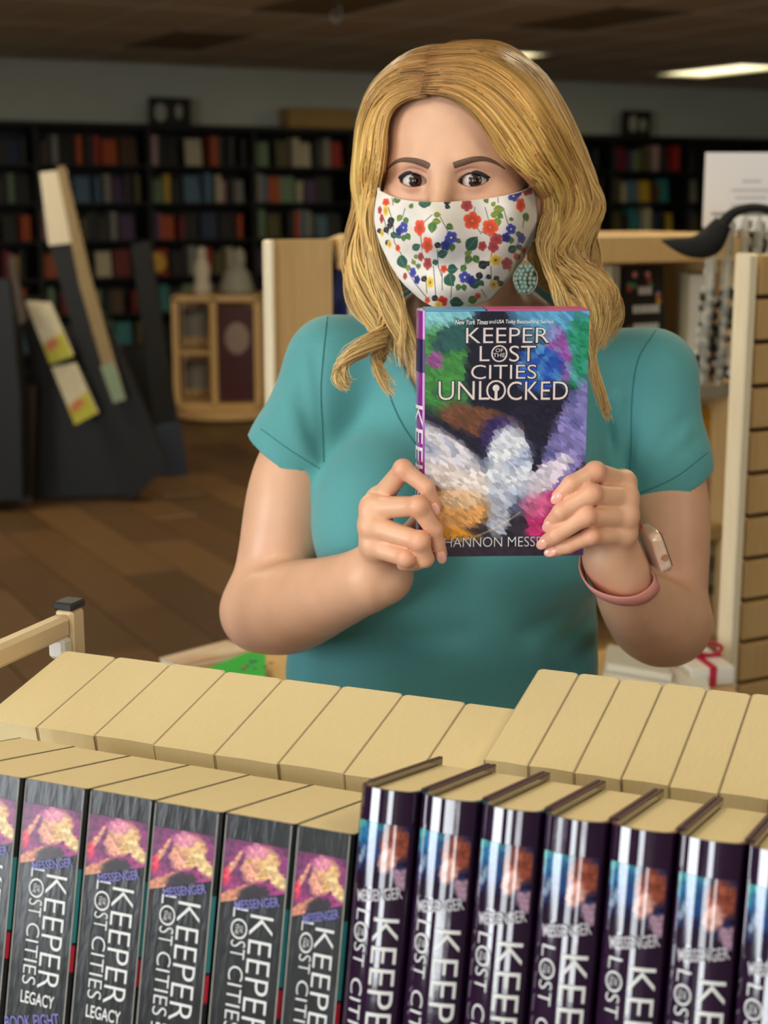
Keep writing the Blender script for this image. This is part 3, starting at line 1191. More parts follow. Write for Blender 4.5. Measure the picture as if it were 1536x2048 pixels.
for s_ in (-1, 1):
    a = np.linspace(0, 2 * np.pi, 16)
    g.tube(np.c_[s_ * (.02 - .02 * np.cos(a)), .06 + 0 * a, .034 + .01 * np.sin(a) + .008], .0035, 6)
part('bow', g, M_RIB, t, True)

# ================================================================== BOOK CART
CY = 0.388
CR = np.array([math.cos(CY), -math.sin(CY), 0])
CB = np.array([math.sin(CY), math.cos(CY), 0])
ZU = np.array([0, 0, 1.0])


def tilted(yaw, tilt):
    r = np.array([math.cos(yaw), -math.sin(yaw), 0])
    b = np.array([math.sin(yaw), math.cos(yaw), 0])
    return r, b * math.cos(tilt) - ZU * math.sin(tilt), ZU * math.cos(tilt) + b * math.sin(tilt)


F_AX = tilted(0.3902, 0.2282)
FO = np.array([-0.2497, 0.9762, 1.1090])      # top left front corner of the second visible paperback
HP = 0.205                                     # paperback height
B_AX = tilted(0.385, -0.19)
BO = np.array([-0.2895, 1.1863, 1.0698])       # top near corner in the rear row
BR0 = np.array([0.0731, 1.0671, 1.0876])       # same for the taller rear books

M_CARTM = mat('cream_metal', (224, 200, 158), .4)
M_WHITEM = mat('white_bracket', (232, 228, 216), .4)
M_CAP = mat('black_cap', (24, 24, 26), .5)
fbase = FO - F_AX[2] * HP                      # front edge of the front shelf
bbase_h = 0.20
bbase = BO - B_AX[2] * bbase_h
rl, rr = -.80, .56
cart = thing('book_cart', 'cream metal book cart loaded with two rows of books', 'cart', CR * ((rl + rr) / 2) + CB * 1.0, -CY)
CO = CR * ((rl + rr) / 2) + CB * 1.0


def cl(p):
    """world -> cart local"""
    q = np.asarray(p, float) - CO
    return np.array([q @ CR, q @ CB, q[2]])


def slab(base, ax, y0, y1, th):
    g = G()
    V = []
    L0 = (base @ CR)
    for zz in (-th, -0.0008):
        for yy in (y0, y1):
            for r_ in (rl + .012, rr - .012):
                V.append(cl(base + ax[0] * (r_ - L0) + ax[1] * yy + ax[2] * zz))
    return g.add(V, [(0, 2, 3, 1), (4, 5, 7, 6), (0, 1, 5, 4), (2, 6, 7, 3), (0, 4, 6, 2), (1, 3, 7, 5)])


part('slanted_shelf', slab(fbase, F_AX, -.012, .165, .012), M_CARTM, cart)
part('slanted_shelf', slab(bbase, B_AX, -.03, .155, .012), M_CARTM, cart)
hz = float(at(112, 1228, 1.36)[2])
xl, xr = cl(CR * rl)[0], cl(CR * rr)[0]
yf, yb = cl(CB * .80)[1], cl(CB * 1.165)[1]
for x in (xl, xr):
    for y, zt in ((yf, .86), (yb, hz)):
        part('post', G().box((x, y, (zt + .09) / 2), (.02, .022, zt - .09), .003), M_CARTM, cart)
    part('post_cap', G().box((x, yb, hz + .004), (.022, .024, .008), .002), M_CAP, cart)
    part('end_rail', G().box((x, (yf + yb) / 2 - .01, hz - .014), (.017, yb - yf - .002, .022), .004), M_CARTM, cart)
    part('rail_bracket', G().box((x, yb - .018, hz - .034), (.018, .016, .02), .003), M_WHITEM, cart)
    part('post', G().box((x, yf + .0, (.86 + hz - .025) / 2), (.02, .022, hz - .025 - .86), .003), M_CARTM, cart)
    part('foot_rail', G().box((x, (yf + yb) / 2, .11), (.02, yb - yf, .03), .004), M_CARTM, cart)
part('lower_shelf', G().box((0, (yf + yb) / 2, .14), (xr - xl, yb - yf, .02), .003), M_CARTM, cart)
part('center_beam', G().box((0, (yf + yb) / 2, .79), (xr - xl, .03, .03), .003), M_CARTM, cart)
for x in (xl + .03, xr - .03):
    for y in (yf + .02, yb - .02):
        g = G().lathe([(.035, -.014), (.038, -.008), (.038, .008), (.035, .014)], (0, 0, 0), 18)
        g.v = [q @ R90.T + np.array([x, y, .038]) for q in g.v]
        part('caster', g, M_CAP, cart, False)
        part('caster_fork', G().box((x, y, .085), (.024, .034, .022), .003), M_WHITEM, cart)

# ---- front row: black paperbacks and purple hardbacks
M_PBK = mat('paperback_cover', (30, 30, 31), .30, var=.25, scale=60, stretch=(1, 1, .25), bump=.45, bscale=120, coat=.10)
M_HBK = mat('jacket_purple', (40, 18, 46), .09, coat=1.0, bump=.10, bscale=45)
M_HBK.node_tree.nodes['Principled BSDF'].inputs['IOR'].default_value = 1.5
M_HBK.node_tree.nodes['Principled BSDF'].inputs['Coat IOR'].default_value = 1.7
M_HBOARD = mat('board_maroon', (78, 46, 52), .5)
M_PAGE_T = mat('page_top', (232, 212, 164), .8, var=.035, scale=260, stretch=(7, .25, .25), bump=.2)
M_LETW = mat('silver_lettering', (226, 228, 228), .35)
M_LETP = mat('violet_lettering', (120, 116, 190), .4)
M_LETG = mat('grey_lettering', (196, 194, 202), .4)
M_ART = mat('printed_art', (255, 255, 255), .35, attr='Col', coat=.12)
M_EDGE = mat('worn_edge', (190, 188, 182), .6)
M_TEALP = mat('teal_print', (40, 120, 122), .4)
M_REDP = mat('crimson_print', (170, 24, 48), .4)


def to_lin(a):
    a = np.asarray(a, float) / 255.0
    return np.where(a <= .04045, a / 12.92, ((a + .055) / 1.055) ** 2.4)


def blob(u, v, cu, cv, ru, rv, soft=.35, rot=0.0):
    c, s = math.cos(rot), math.sin(rot)
    du, dv = u - cu, v - cv
    a = (du * c + dv * s) / ru
    b = (-du * s + dv * c) / rv
    d = np.sqrt(a * a + b * b)
    return np.clip((1 + soft / 2 - d) / soft, 0, 1)


def over(img, m, col):
    return img * (1 - m[..., None]) + np.asarray(col, float) * m[..., None]


def wob(u, v, k, s):
    return np.sin(u * k + 3 * np.sin(v * k * .7 + s) + s) * np.sin(v * k * 1.1 + 2 * np.sin(u * k * .6 + 2 * s))


def dabbed(u, v, n, seed, asp=1.0):
    """coordinates snapped to brush dabs, and a tone per dab"""
    r = np.random.default_rng(seed)
    q = r.random((n, 2))
    d = (u.ravel()[:, None] - q[None, :, 0]) ** 2 + ((v.ravel()[:, None] - q[None, :, 1]) * asp) ** 2
    i = np.argmin(d, 1)
    return (q[i, 0].reshape(u.shape) * .75 + u * .25, q[i, 1].reshape(u.shape) * .75 + v * .25, (r.random(n)[i].reshape(u.shape) - .5))


def spine_mesh_pb(tw):
    """abstract printed panel of the paperback spine"""
    nu, nv = 56, 50
    u, v = np.meshgrid(np.linspace(0, 1, nu), np.linspace(0, 1, nv))
    z = HP - (.016 + v * (.042 - .013 * u))
    P = np.stack([(u - .5) * (tw - .006), np.full_like(u, -.0004), z], -1)
    u, v, jt = dabbed(u, v, 420, 3)
    im = np.zeros(u.shape + (3,)) + (116, 40, 96)
    im = over(im, .7 * np.clip(wob(u, v, 9, 1) + .2, 0, 1), (186, 52, 138))
    im = over(im, .6 * np.clip(wob(u, v, 13, 4), 0, 1), (62, 36, 70))
    im = over(im, blob(u, v, .60, .38, .27, .33, .25, .3), (212, 168, 112))
    im = over(im, blob(u, v, .84, .62, .10, .36, .3, -.5), (226, 190, 136))
    im = over(im, .8 * blob(u, v, .52, .16, .2, .14, .4), (224, 132, 172))
    im = over(im, .8 * blob(u, v, .44, .52, .13, .2, .3), (222, 150, 134))
    im = over(im, blob(u, v, .16, .40, .05, .26, .3, .5), (214, 150, 120))
    im = over(im, blob(u, v, .20, .90, .34, .10, .3, -.35), (200, 132, 104))
    im = over(im, blob(u, v, .52, .92, .24, .16, .3), (40, 30, 38))
    im = over(im, .8 * blob(u, v, .06, .6, .08, .14, .4), (216, 44, 80))
    im = np.clip(im * (1 + .35 * jt[..., None]), 0, 255)
    g = G().grid(P)
    return g.mesh('spine_print', False, to_lin(im).reshape(-1, 3))


def lettering_pb():
    def dn(a, b):
        return np.c_[b, np.full_like(a, -.0005), HP - a]

    def hor(a, b):
        return np.c_[a, np.full_like(a, -.0005), HP - b]

    g = G()
    text_box(g, 'KEEPER', dn, .062, .140, .000, .0165, offset=-.012)
    text_box(g, 'L', dn, .0595, .0655, -.0125, -.002, offset=-.012)
    text_box(g, 'O', dn, .0662, .0795, -.0135, -.0015, offset=-.018)
    text_box(g, 'OF', dn, .0708, .0752, -.0072, -.0048)
    text_box(g, 'THE', dn, .0695, .0765, -.0102, -.0078)
    text_box(g, 'ST', dn, .0805, .092, -.0125, -.002, offset=-.012)
    text_box(g, 'CITIES', dn, .097, .139, -.0125, -.002, offset=-.012)
    text_box(g, 'LEGACY', lambda a, b: hor(a, .152 - b), -.0125, .0145, 0, .0085, offset=.01)
    c, s = math.cos(.24), math.sin(.24)

    def tilt(x0, h0):
        return lambda a, b: np.c_[x0 + a * c - b * s, np.full_like(a, -.0008), HP - h0 + a * s + b * c]
    g2 = G()
    text_box(g2, 'MESSENGER', tilt(-.011, .0612), 0, .0320, 0, .0060, offset=.01)
    g3 = text_box(G(), 'BOOK EIGHT', tilt(-.022, .1725), 0, .044, 0, .0085, offset=.004)
    return g.mesh('title_lettering'), g2.mesh('author_lettering'), g3.mesh('volume_lettering')


PBD = .14
pb_cov = {}


def make_pb_meshes(tw):
    k = round(tw, 4)
    if k in pb_cov:
        return pb_cov[k]
    h = tw / 2
    e = .0022
    g = G().prism([(-h, PBD), (-h, e), (-h + e, 0), (h - e, 0), (h, e), (h, PBD), (h - .0006, PBD), (h - .0006, e * 1.2), (h - e, .0008),
                   (-h + e, .0008), (-h + .0006, e * 1.2), (-h + .0006, PBD)], 0, HP, 'xy')
    cov = g.mesh('cover')
    cov.materials.append(M_PBK)
    pg = G().box((0, PBD / 2 + .0005, HP / 2), (tw - .0016, PBD - .002, HP - .0006)).mesh('pages')
    pg.materials.append(M_PAGE_T)
    art = spine_mesh_pb(tw)
    art.materials.append(M_ART)
    ed = G()
    for s in (-1, 1):
        ed.tube([(s * (h - e * 1.05), -.0002, .002), (s * (h - e * 1.05), -.0002, HP - .001)], .00032, 5)
    ed = ed.mesh('worn_edge')
    ed.materials.append(M_EDGE)
    q = e * .5

    def strip(z0, z1):
        n = np.array([1, -1, 0]) / math.sqrt(2) * .0002
        a, b = np.array([h - e * .9, e * .1, 0]) + n, np.array([h, e, 0]) + n
        return G().add([a + (0, 0, z0), b + (0, 0, z0), b + (0, 0, z1), a + (0, 0, z1)], [(0, 1, 2, 3)])
    tl_ = strip(HP - .105, HP - .055).mesh('cover_print')
    tl_.materials.append(M_TEALP)
    rd = strip(HP - .125, HP - .107).mesh('cover_print')
    rd.materials.append(M_REDP)
    pb_cov[k] = (cov, pg, art, ed, tl_, rd)
    return pb_cov[k]


LET1, LET2, LET3 = lettering_pb()
LET3.materials.append(M_LETP)
LET1.materials.append(M_LETW)
LET2.materials.append(M_LETP)
T1 = 0.052
PBN = {-3: 'black paperback hidden past the left edge, two books left of the first shown', -2: 'black paperback just outside the left edge of the front row',
       -1: 'black paperback cut by the left edge in the front row of the cart',
       0: 'first whole black paperback from the left in the front row',
       1: 'second whole black paperback from the left in the front row',
       2: 'third whole black paperback from the left in the front row',
       3: 'fourth whole black paperback from the left in the front row',
       4: 'black paperback touching the first purple hardback in the front row'}
for i in range(-2, 5):
    tw = T1 - .0006 if i < 4 else .2492 - 4 * T1 - .0008
    p = fbase + F_AX[0] * (i * T1 + tw / 2)
    jit = 0.0015 * math.sin(i * 2.3)
    t = thing('paperback_book', PBN[i], 'book', p + F_AX[1] * (.002 + jit), 0, 'black paperbacks in the front row', F_AX)
    cov, pg, art, ed, tl_, rd = make_pb_meshes(tw)
    link('cover', cov, t)
    link('pages', pg, t)
    link('spine_print', art, t)
    link('worn_edge', ed, t)
    link('cover_print', tl_, t)
    link('cover_print', rd, t)
    for nm, me in (('title_lettering', LET1), ('author_lettering', LET2), ('volume_lettering', LET3)):
        o = link(nm, me, t)
        if i == 4:
            o.scale.x = .78

# hardbacks
T2 = 0.0401
HH = HP + 0.0323
HD = 0.148
SAG = .0075


def prof(x):
    return -SAG * (1 - (2 * x / (T2 - .003)) ** 2)


def hb_meshes():
    h = (T2 - .0012) / 2
    xs = np.linspace(-h + .0018, h - .0018, 13)
    outer = [(-h, HD), (-h, .006), (-h + .0006, .002)] + [(x, prof(x) + .0) for x in xs] + [(h - .0006, .002), (h, .006), (h, HD)]
    inner = [(h - .0026, HD), (h - .0026, .006)] + [(x, prof(x) + .0022) for x in xs[::-1][1:-1]] + [(-h + .0026, .006), (-h + .0026, HD)]
    jk = G().prism(outer + inner, 0, HH, 'xy').mesh('jacket', False)
    jk.materials.append(M_HBK)
    xs2 = np.linspace(-h + .0032, h - .0032, 11)
    pgp = [(-h + .0032, HD - .006), (-h + .0032, .008)] + [(x, prof(x) * .8 + .006) for x in xs2] + [(h - .0032, .008), (h - .0032, HD - .006)]
    pg = G().prism(pgp, .003, HH - .0045, 'xy').mesh('pages')
    pg.materials.append(M_PAGE_T)
    # board edges (top)
    bd = G()
    for s in (-1, 1):
        bd.box((s * (h - .0013), HD / 2 + .006, HH + .0003), (.0027, HD - .014, .0012))
    bd = bd.mesh('board_edge')
    bd.materials.append(M_HBOARD)
    nu, nv = 50, 50
    u, v = np.meshgrid(np.linspace(0, 1, nu), np.linspace(0, 1, nv))
    x = (u - .5) * (T2 - .007)
    P = np.stack([x, prof(x) - .0004, HH - (.021 + v * .040)], -1)
    u, v, jt = dabbed(u, v, 380, 8)
    im = np.zeros(u.shape + (3,)) + (30, 32, 72)
    im = over(im, blob(u, v, .05, .02, .45, .36, .5), (84, 180, 176))
    im = over(im, .8 * blob(u, v, .28, .3, .26, .3, .5), (36, 84, 144))
    im = over(im, .8 * blob(u, v, .12, .55, .06, .22, .4, .3), (150, 170, 190))
    im = over(im, blob(u, v, .78, .30, .28, .26, .3), (138, 70, 56))
    im = over(im, .7 * np.clip(wob(u, v, 17, 2), 0, 1) * blob(u, v, .78, .3, .28, .26, .4), (190, 112, 84))
    im = over(im, blob(u, v, .66, .56, .16, .2, .3, .4), (206, 156, 146))
    im = over(im, .9 * blob(u, v, .92, .80, .16, .14, .4), (186, 150, 172))
    im = over(im, blob(u, v, .36, .98, .5, .22, .3), (38, 24, 46))
    im = np.clip(im * (1 + .35 * jt[..., None]), 0, 255)
    art = G().grid(P).mesh('spine_print', True, to_lin(im).reshape(-1, 3))
    art.materials.append(mat('glossy_art', (255, 255, 255), .12, attr='Col', coat=1.0))

    def bend(X, Z, o=.0005):
        return np.c_[X, prof(X) - o, Z]

    def dn(a, b):
        return bend(b, HH - a)
    g = G()
    text_box(g, 'KEEPER', dn, .079, .165, .0005, .0152, offset=-.008, sub=3)
    text_box(g, 'L', dn, .076, .083, -.0125, -.004, offset=-.012, sub=3)
    text_box(g, 'O', dn, .0838, .096, -.0135, -.003, offset=-.016, sub=3)
    text_box(g, 'OF', dn, .0878, .092, -.008, -.006, sub=2)
    text_box(g, 'THE', dn, .0867, .0932, -.011, -.009, sub=2)
    text_box(g, 'ST', dn, .097, .111, -.0125, -.004, offset=-.012, sub=3)
    text_box(g, 'CITIES', dn, .119, .164, -.0125, -.004, offset=-.012, sub=3)
    l1 = g.mesh('title_lettering')
    l1.materials.append(M_LETW)
    c, s = math.cos(.2), math.sin(.2)
    g2 = text_box(G(), 'MESSENGER', lambda a, b: bend(-.0120 + a * c - b * s, HH - .0715 + a * s + b * c, .0013), 0, .0290, 0, .0074, offset=.016, sub=3)
    l2 = g2.mesh('author_lettering')
    l2.materials.append(M_LETG)
    return jk, pg, bd, art, l1, l2


HBM = hb_meshes()
HBN = ['first', 'second', 'third', 'fourth', 'fifth', 'sixth']
for i in range(8):
    p = fbase + F_AX[0] * (.2492 + T2 * (i + .5)) + F_AX[1] * (.003 + .001 * math.sin(i * 1.7))
    lab = '%s glossy purple hardback from the left in the front row' % HBN[i] if i < 6 else (
        'glossy purple hardback cut by the right edge in the front row' if i == 6 else 'glossy purple hardback just outside the right edge of the front row')
    t = thing('hardback_book', lab, 'book', p, 0, 'purple hardbacks in the front row', F_AX)
    for nm, me in zip(('jacket', 'pages', 'board_edge', 'spine_print', 'title_lettering', 'author_lettering'), HBM):
        link(nm, me, t)

# ---- rear row, page edges towards the camera
M_RCOV = mat('rear_cover', (214, 196, 158), .5)
M_RCOV2 = mat('rear_cover_red', (120, 40, 52), .5)


def rear_meshes(tw, dp, ht):
    h = tw / 2
    e = .0035
    cov = G().prism([(-h, .0), (-h, dp - e), (-h + e * .4, dp - e * .35), (-h + e, dp), (h - e, dp), (h - e * .4, dp - e * .35), (h, dp - e), (h, 0),
                     (h - .0005, 0), (h - .0005, dp - e * 1.1), (h - e * 1.2, dp - .0007), (-h + e * 1.2, dp - .0007), (-h + .0005, dp - e * 1.1), (-h + .0005, 0)],
                    0, ht, 'xy').mesh('cover')
    cov.materials.append(M_RCOV)
    pg = G().prism([(-h + .0008, .0006), (-h + .0008, dp - e * 1.2), (-h + e * 1.3, dp - .001), (h - e * 1.3, dp - .001), (h - .0008, dp - e * 1.2),
                    (h - .0008, .0006), (0, .0014)], .0004, ht + .0002, 'xy').mesh('pages')
    pg.materials.append(M_PAGE_T)
    return cov, pg


TB = .0557
ra, rb_ = rear_meshes(TB - .0008, .13, bbase_h), None
N_L = ['book cut by the left edge, rear row, page edges forward', 'first whole book from the left, rear row, page edges forward',
       'second whole book from the left, rear row, page edges forward', 'third whole book from the left, rear row, page edges forward',
       'fourth whole book from the left, rear row, page edges forward', 'fifth whole book from the left, rear row, page edges forward',
       'sixth whole book from the left, rear row, page edges forward', 'partly hidden low book beside the taller books, rear row']
for n, i in enumerate(range(-1, 7)):
    tw = TB
    if i == 6:
        tw = .047
    p = bbase + B_AX[0] * (i * TB + tw / 2) + B_AX[1] * (.001 * math.sin(i * 1.9))
    t = thing('paperback_book', N_L[n], 'book', p, 0, 'books with page edges forward in the rear row', B_AX)
    cov, pg = ra if i < 6 else rear_meshes(tw - .0008, .13, bbase_h)
    link('cover', cov, t)
    link('pages', pg, t)
TR = .0351
rel = BR0 - bbase
hR = float(rel @ B_AX[2])
r0 = max(float(rel @ B_AX[0]), 6 * TB + .047 + .001)
yR = float(rel @ B_AX[1])
rc_ = rear_meshes(TR - .0007, .15, hR)
print('rear right', r0, hR, yR)
for i in range(8):
    p = bbase + B_AX[0] * (r0 + TR * (i + .5)) + B_AX[1] * (yR + .001 * math.sin(i * 2.9))
    lab = '%s tall book from the left in the raised rear row, page edges forward' % ORD[i] if i < 5 else (
        ['tall rear book cut by the right edge, page edges forward', 'tall rear book just outside the right edge, page edges forward', 'last tall rear book at the right end of the cart'][i - 5])
    t = thing('paperback_book', lab, 'book', p, 0, 'tall books with page edges forward in the rear row', B_AX)
    link('cover', rc_[0], t)
    link('pages', rc_[1], t)

# ================================================================== THE WOMAN
PSI = math.radians(-15)
HRZ = np.array([[math.cos(PSI), -math.sin(PSI), 0], [math.sin(PSI), math.cos(PSI), 0], [0, 0, 1]])
HC = at(886, 361, 1.458) - HRZ @ np.array([0, -.074, 0])
PB = np.array([0.09, 1.63, 0.0])
woman = thing('person', 'woman in a teal V-neck T-shirt and flowered face mask holding up a book', 'person', PB)


def h2w(p):
    return HC + np.asarray(p, float) @ HRZ.T


def w2h(p):
    return (np.asarray(p, float) - HC) @ HRZ


EX, EY, ER = .0292, -.0655, .0122


def eye_open(xe):
    """upper and lower lid height, xe>0 towards the temple"""
    q = np.clip(1 - (np.abs(xe) / .0146) ** 2.0, 0, 1)
    up = .0068 * q ** .85 + .03 * xe + .0003
    lo = -.0048 * q ** .9 + .06 * xe - .0008
    return up, lo


def sd_head(pw):
    p = w2h(pw)
    d = sd_ell(p, (0, .018, .036), (.074, .096, .088))
    d = smin(d, sd_ell(p, (0, -.028, .042), (.063, .050, .055)), .03)
    d = smin(d, sd_ell(p, (0, -.026, -.028), (.063, .052, .078)), .03)
    q = np.c_[np.abs(p[:, 0]), p[:, 1:]]
    d = smin(d, sd_ell(q, (.040, -.045, -.024), (.026, .026, .022)), .02)
    d = smin(d, sd_ell(p, (0, -.03, -.078), (.046, .045, .036)), .03)
    d = smin(d, sd_ell(p, (0, -.062, -.101), (.022, .02, .016)), .02)
    d = smin(d, sd_chain(q, [(0, -.0735, .017), (.022, -.0715, .0205), (.047, -.056, .017)], [.008, .0085, .007], .006), .016)
    # sockets, nose
    d = smax(d, -sd_ell(q, (EX, -.090, -.002), (.019, .0135, .0125)), .012)
    d = smin(d, sd_chain(p, [(0, -.074, .012), (0, -.084, -.008), (0, -.1, -.036), (0, -.103, -.042)], [.0085, .0085, .0105, .0125], .006), .013)
    d = smin(d, sd_ell(q, (.013, -.090, -.044), (.0085, .011, .0085)), .008)
    # lids
    lid = np.linalg.norm(q - np.array([EX, EY, 0]), axis=1) - (ER + .0017)
    d = smin(d, lid, .0055)
    crease = np.exp(-((q[:, 2] - (.0108 - 22 * (q[:, 0] - EX) ** 2)) / .0011) ** 2) * (np.abs(q[:, 0] - EX) < .015) * (q[:, 1] < -.05)
    d = d + .0009 * crease
    xe = q[:, 0] - EX
    up, lo = eye_open(xe)
    a = np.maximum(np.maximum(q[:, 2] - up, lo - q[:, 2]), np.maximum(q[:, 1] + .058, np.abs(xe) - .0146))
    d = np.maximum(d, -a)
    # ears
    ear = sd_ell(q, (.0775, .014, -.014), (.010, .017, .027))
    ear = smax(ear, -sd_ell(q, (.090, .010, -.008), (.009, .010, .018)), .006)
    d = smin(d, ear, .008)
    # neck
    d = smin(d, sd_cone(p, (.002, .028, -.05), (.0, .075, -.24), .049, .050), .02)
    return d


# ---- arms and hands -------------------------------------------------
def P(*a):
    return np.array([at(*q) for q in a])


BOOK_F = 1.345
L_ARM = dict(sh=at(655, 745, 1.61), el=at(522, 1222, 1.555),
             fore=P((522, 1222, 1.555), (582, 1214, 1.505), (662, 1188, 1.445), (740, 1158, 1.388)), fr=[.0425, .0450, .0350, .0275])
R_ARM = dict(sh=at(1318, 770, 1.625), el=at(1343, 1238, 1.575),
             fore=P((1338, 1250, 1.57), (1304, 1238, 1.510), (1264, 1202, 1.445), (1242, 1150, 1.402)), fr=[.0455, .0415, .0305, .0235])
L_F = [  # finger joints: knuckle, middle joint, end joint, tip
    (P((759, 1000, 1.370), (806, 938, 1.340), (853, 974, 1.333), (868, 1013, 1.3365)), [.0108, .0082, .0074, .0062]),
    (P((747, 1016, 1.356), (836, 1012, 1.324), (868, 1060, 1.330), (881, 1108, 1.3365)), [.0112, .0088, .0078, .0064]),
    (P((744, 1052, 1.350), (840, 1082, 1.319), (851, 1118, 1.326), (830, 1128, 1.345)), [.0110, .0086, .0076, .0066]),
    (P((748, 1092, 1.350), (812, 1116, 1.325), (822, 1124, 1.333), (806, 1128, 1.348)), [.0104, .0080, .0070, .0062])]
R_F = [
    (P((1246, 966, 1.375), (1190, 943, 1.343), (1142, 968, 1.333), (1117, 993, 1.3365)), [.0108, .0086, .0077, .0064]),
    (P((1250, 996, 1.362), (1182, 988, 1.330), (1122, 1024, 1.328), (1101, 1047, 1.3365)), [.0112, .0090, .0079, .0066]),
    (P((1250, 1032, 1.357), (1172, 1032, 1.327), (1112, 1070, 1.328), (1091, 1084, 1.3365)), [.0110, .0086, .0076, .0064]),
    (P((1247, 1068, 1.360), (1182, 1072, 1.334), (1136, 1092, 1.333), (1106, 1102, 1.338)), [.0100, .0078, .0068, .0058])]
L_PALM = dict(w=at(746, 1152, 1.386), heel=at(768, 1150, 1.384), heel2=at(786, 1152, 1.380), r=.024,
              thumb=(P((775, 1140, 1.388), (800, 1090, 1.408), (842, 1045, 1.406), (866, 1010, 1.402)), [.016, .012, .0105, .008]))
R_PALM = dict(w=at(1240, 1140, 1.400), heel=at(1216, 1112, 1.390), heel2=at(1244, 1100, 1.386), r=.022,
              thumb=(P((1208, 1120, 1.400), (1186, 1062, 1.412), (1150, 1015, 1.406), (1120, 990, 1.402)), [.0165, .012, .0105, .008]))


def sd_hand(p, fingers, palm):
    d = sd_cone(p, palm['w'], palm['heel'], palm['r'], .0190)
    d = smin(d, sd_cone(p, palm['heel'], palm['heel2'], .0175, .0150), .025)
    mid = (palm['heel'] + fingers[1][0][0] + fingers[2][0][0]) / 3
    for (J, r) in fingers:
        d = smin(d, sd_cone(p, palm['w'] * .35 + palm['heel'] * .65, J[0], .0150, r[0] * 1.08), .010)
    d = smin(d, sd_chain(p, palm['thumb'][0], palm['thumb'][1], .004), .010)
    f = None
    for (J, r) in fingers:
        e = sd_chain(p, J, r, .0028)
        e = smin(e, np.linalg.norm(p - J[1], axis=1) - r[1] * 1.10, .003)
        e = smin(e, np.linalg.norm(p - J[0], axis=1) - r[0] * 1.08, .004)
        f = e if f is None else smin(f, e, .0015)
    return smin(d, f, .006)


for A_ in (L_ARM, R_ARM):
    A_['fore'], A_['fr'] = catmull(A_['fore'], 10), catmull(np.array(A_['fr'])[:, None], 10)[:, 0]


def sd_arm(p, A):
    d = sd_cone(p, A['sh'], A['el'], .0330, .0405)
    m = A['sh'] * .40 + A['el'] * .60
    d = smin(d, sd_ell(p, m, (.0410, .0420, .085)), .03)
    return smin(d, sd_chain(p, A['fore'], A['fr'] - .0012, .014), .014)


def sd_arms(p):
    out = np.full(len(p), 1.0)
    xm = .085
    for side, A, Fg, Pm in ((-1, L_ARM, L_F, L_PALM), (1, R_ARM, R_F, R_PALM)):
        m = (p[:, 0] - xm) * side > -.06
        q = p[m]
        if not len(q):
            continue
        d = sd_arm(q, A)
        hand = np.linalg.norm(q - Pm['w'], axis=1) < .16
        if hand.any():
            d[hand] = smin(d[hand], sd_hand(q[hand], Fg, Pm), .022)
        out[m] = np.minimum(out[m], d)
    return out


# ---- torso and T-shirt ---------------------------------------------
def sd_torso(p):
    d = sd_ell(p, at(948, 885, 1.635), (.150, .098, .19))
    d = smin(d, sd_ell(p, at(886, 1310, 1.635), (.176, .112, .20)), .10)
    d = smin(d, sd_ell(p, at(880, 1600, 1.65), (.19, .13, .16)), .08)
    d = smin(d, sd_ell(p, at(758, 1040, 1.548), (.072, .072, .085)), .05)
    d = smin(d, sd_ell(p, at(1105, 1050, 1.552), (.072, .072, .085)), .05)
    d = smin(d, sd_cone(p, at(668, 728, 1.625), at(948, 728, 1.64), .046, .062), .03)
    d = smin(d, sd_cone(p, at(1298, 752, 1.635), at(948, 728, 1.64), .046, .062), .03)
    d = smin(d, sd_cone(p, at(800, 690, 1.65), at(1120, 695, 1.65), .040, .040), .03)
    return d


def sd_body(p):
    d = sd_torso(p) + .006
    d = smin(d, sd_cone(p, h2w((0, .045, -.12)), at(948, 760, 1.66), .052, .06), .04)
    return d


YD = np.array([0, 1.0, 0])


def plane_of(a, b, Y, flip):
    A_, B_ = at(*a, Y), at(*b, Y)
    n = np.cross(B_ - A_, YD)
    n /= np.linalg.norm(n)
    return A_, n * flip


HEM_L = plane_of((508, 877), (640, 968), 1.60, 1)
HEM_R = plane_of((1428, 932), (1262, 1020), 1.61, -1)
if HEM_L[1][2] > 0:
    HEM_L = (HEM_L[0], -HEM_L[1])
if HEM_R[1][2] > 0:
    HEM_R = (HEM_R[0], -HEM_R[1])
VN_L = plane_of((752, 615), (930, 962), 1.60, 1)
VN_R = plane_of((1232, 622), (930, 962), 1.60, 1)
if VN_L[1][0] > 0:
    VN_L = (VN_L[0], -VN_L[1])      # positive on the left, outside
if VN_R[1][0] < 0:
    VN_R = (VN_R[0], -VN_R[1])


def seg_d(p, a, b):
    return sd_cone(p, a, b, 0, 0)


FOLDS = []
for pts, amp, wd in (
        ([(600, 760), (618, 850), (640, 905)], .0022, .008), ([(572, 800), (600, 890), (622, 920)], -.002, .009),
        ([(628, 700), (636, 800), (644, 880)], .002, .007),
        ([(1262, 760), (1258, 880), (1252, 960)], .003, .009), ([(1280, 950), (1325, 890), (1375, 840)], .0024, .010),
        ([(1280, 960), (1340, 915), (1390, 880)], .0020, .009), ([(1290, 955), (1335, 905), (1380, 855)], -.002, .009),
        ([(1238, 800), (1240, 900), (1236, 980)], -.004, .010),
        ([(700, 900), (690, 1000), (705, 1090)], -.0015, .02),
        ([(640, 1290), (760, 1235), (860, 1180)], .004, .013), ([(600, 1330), (760, 1290), (920, 1270)], .0035, .014),
        ([(1215, 1215), (1170, 1250), (1120, 1300)], .005, .014), ([(1218, 1290), (1180, 1300), (1120, 1345)], .005, .012),
        ([(1150, 1190), (1120, 1230), (1050, 1270)], .003, .016), ([(560, 1345), (700, 1340), (900, 1350)], -.003, .02)):
    FOLDS.append((pts, amp, wd))


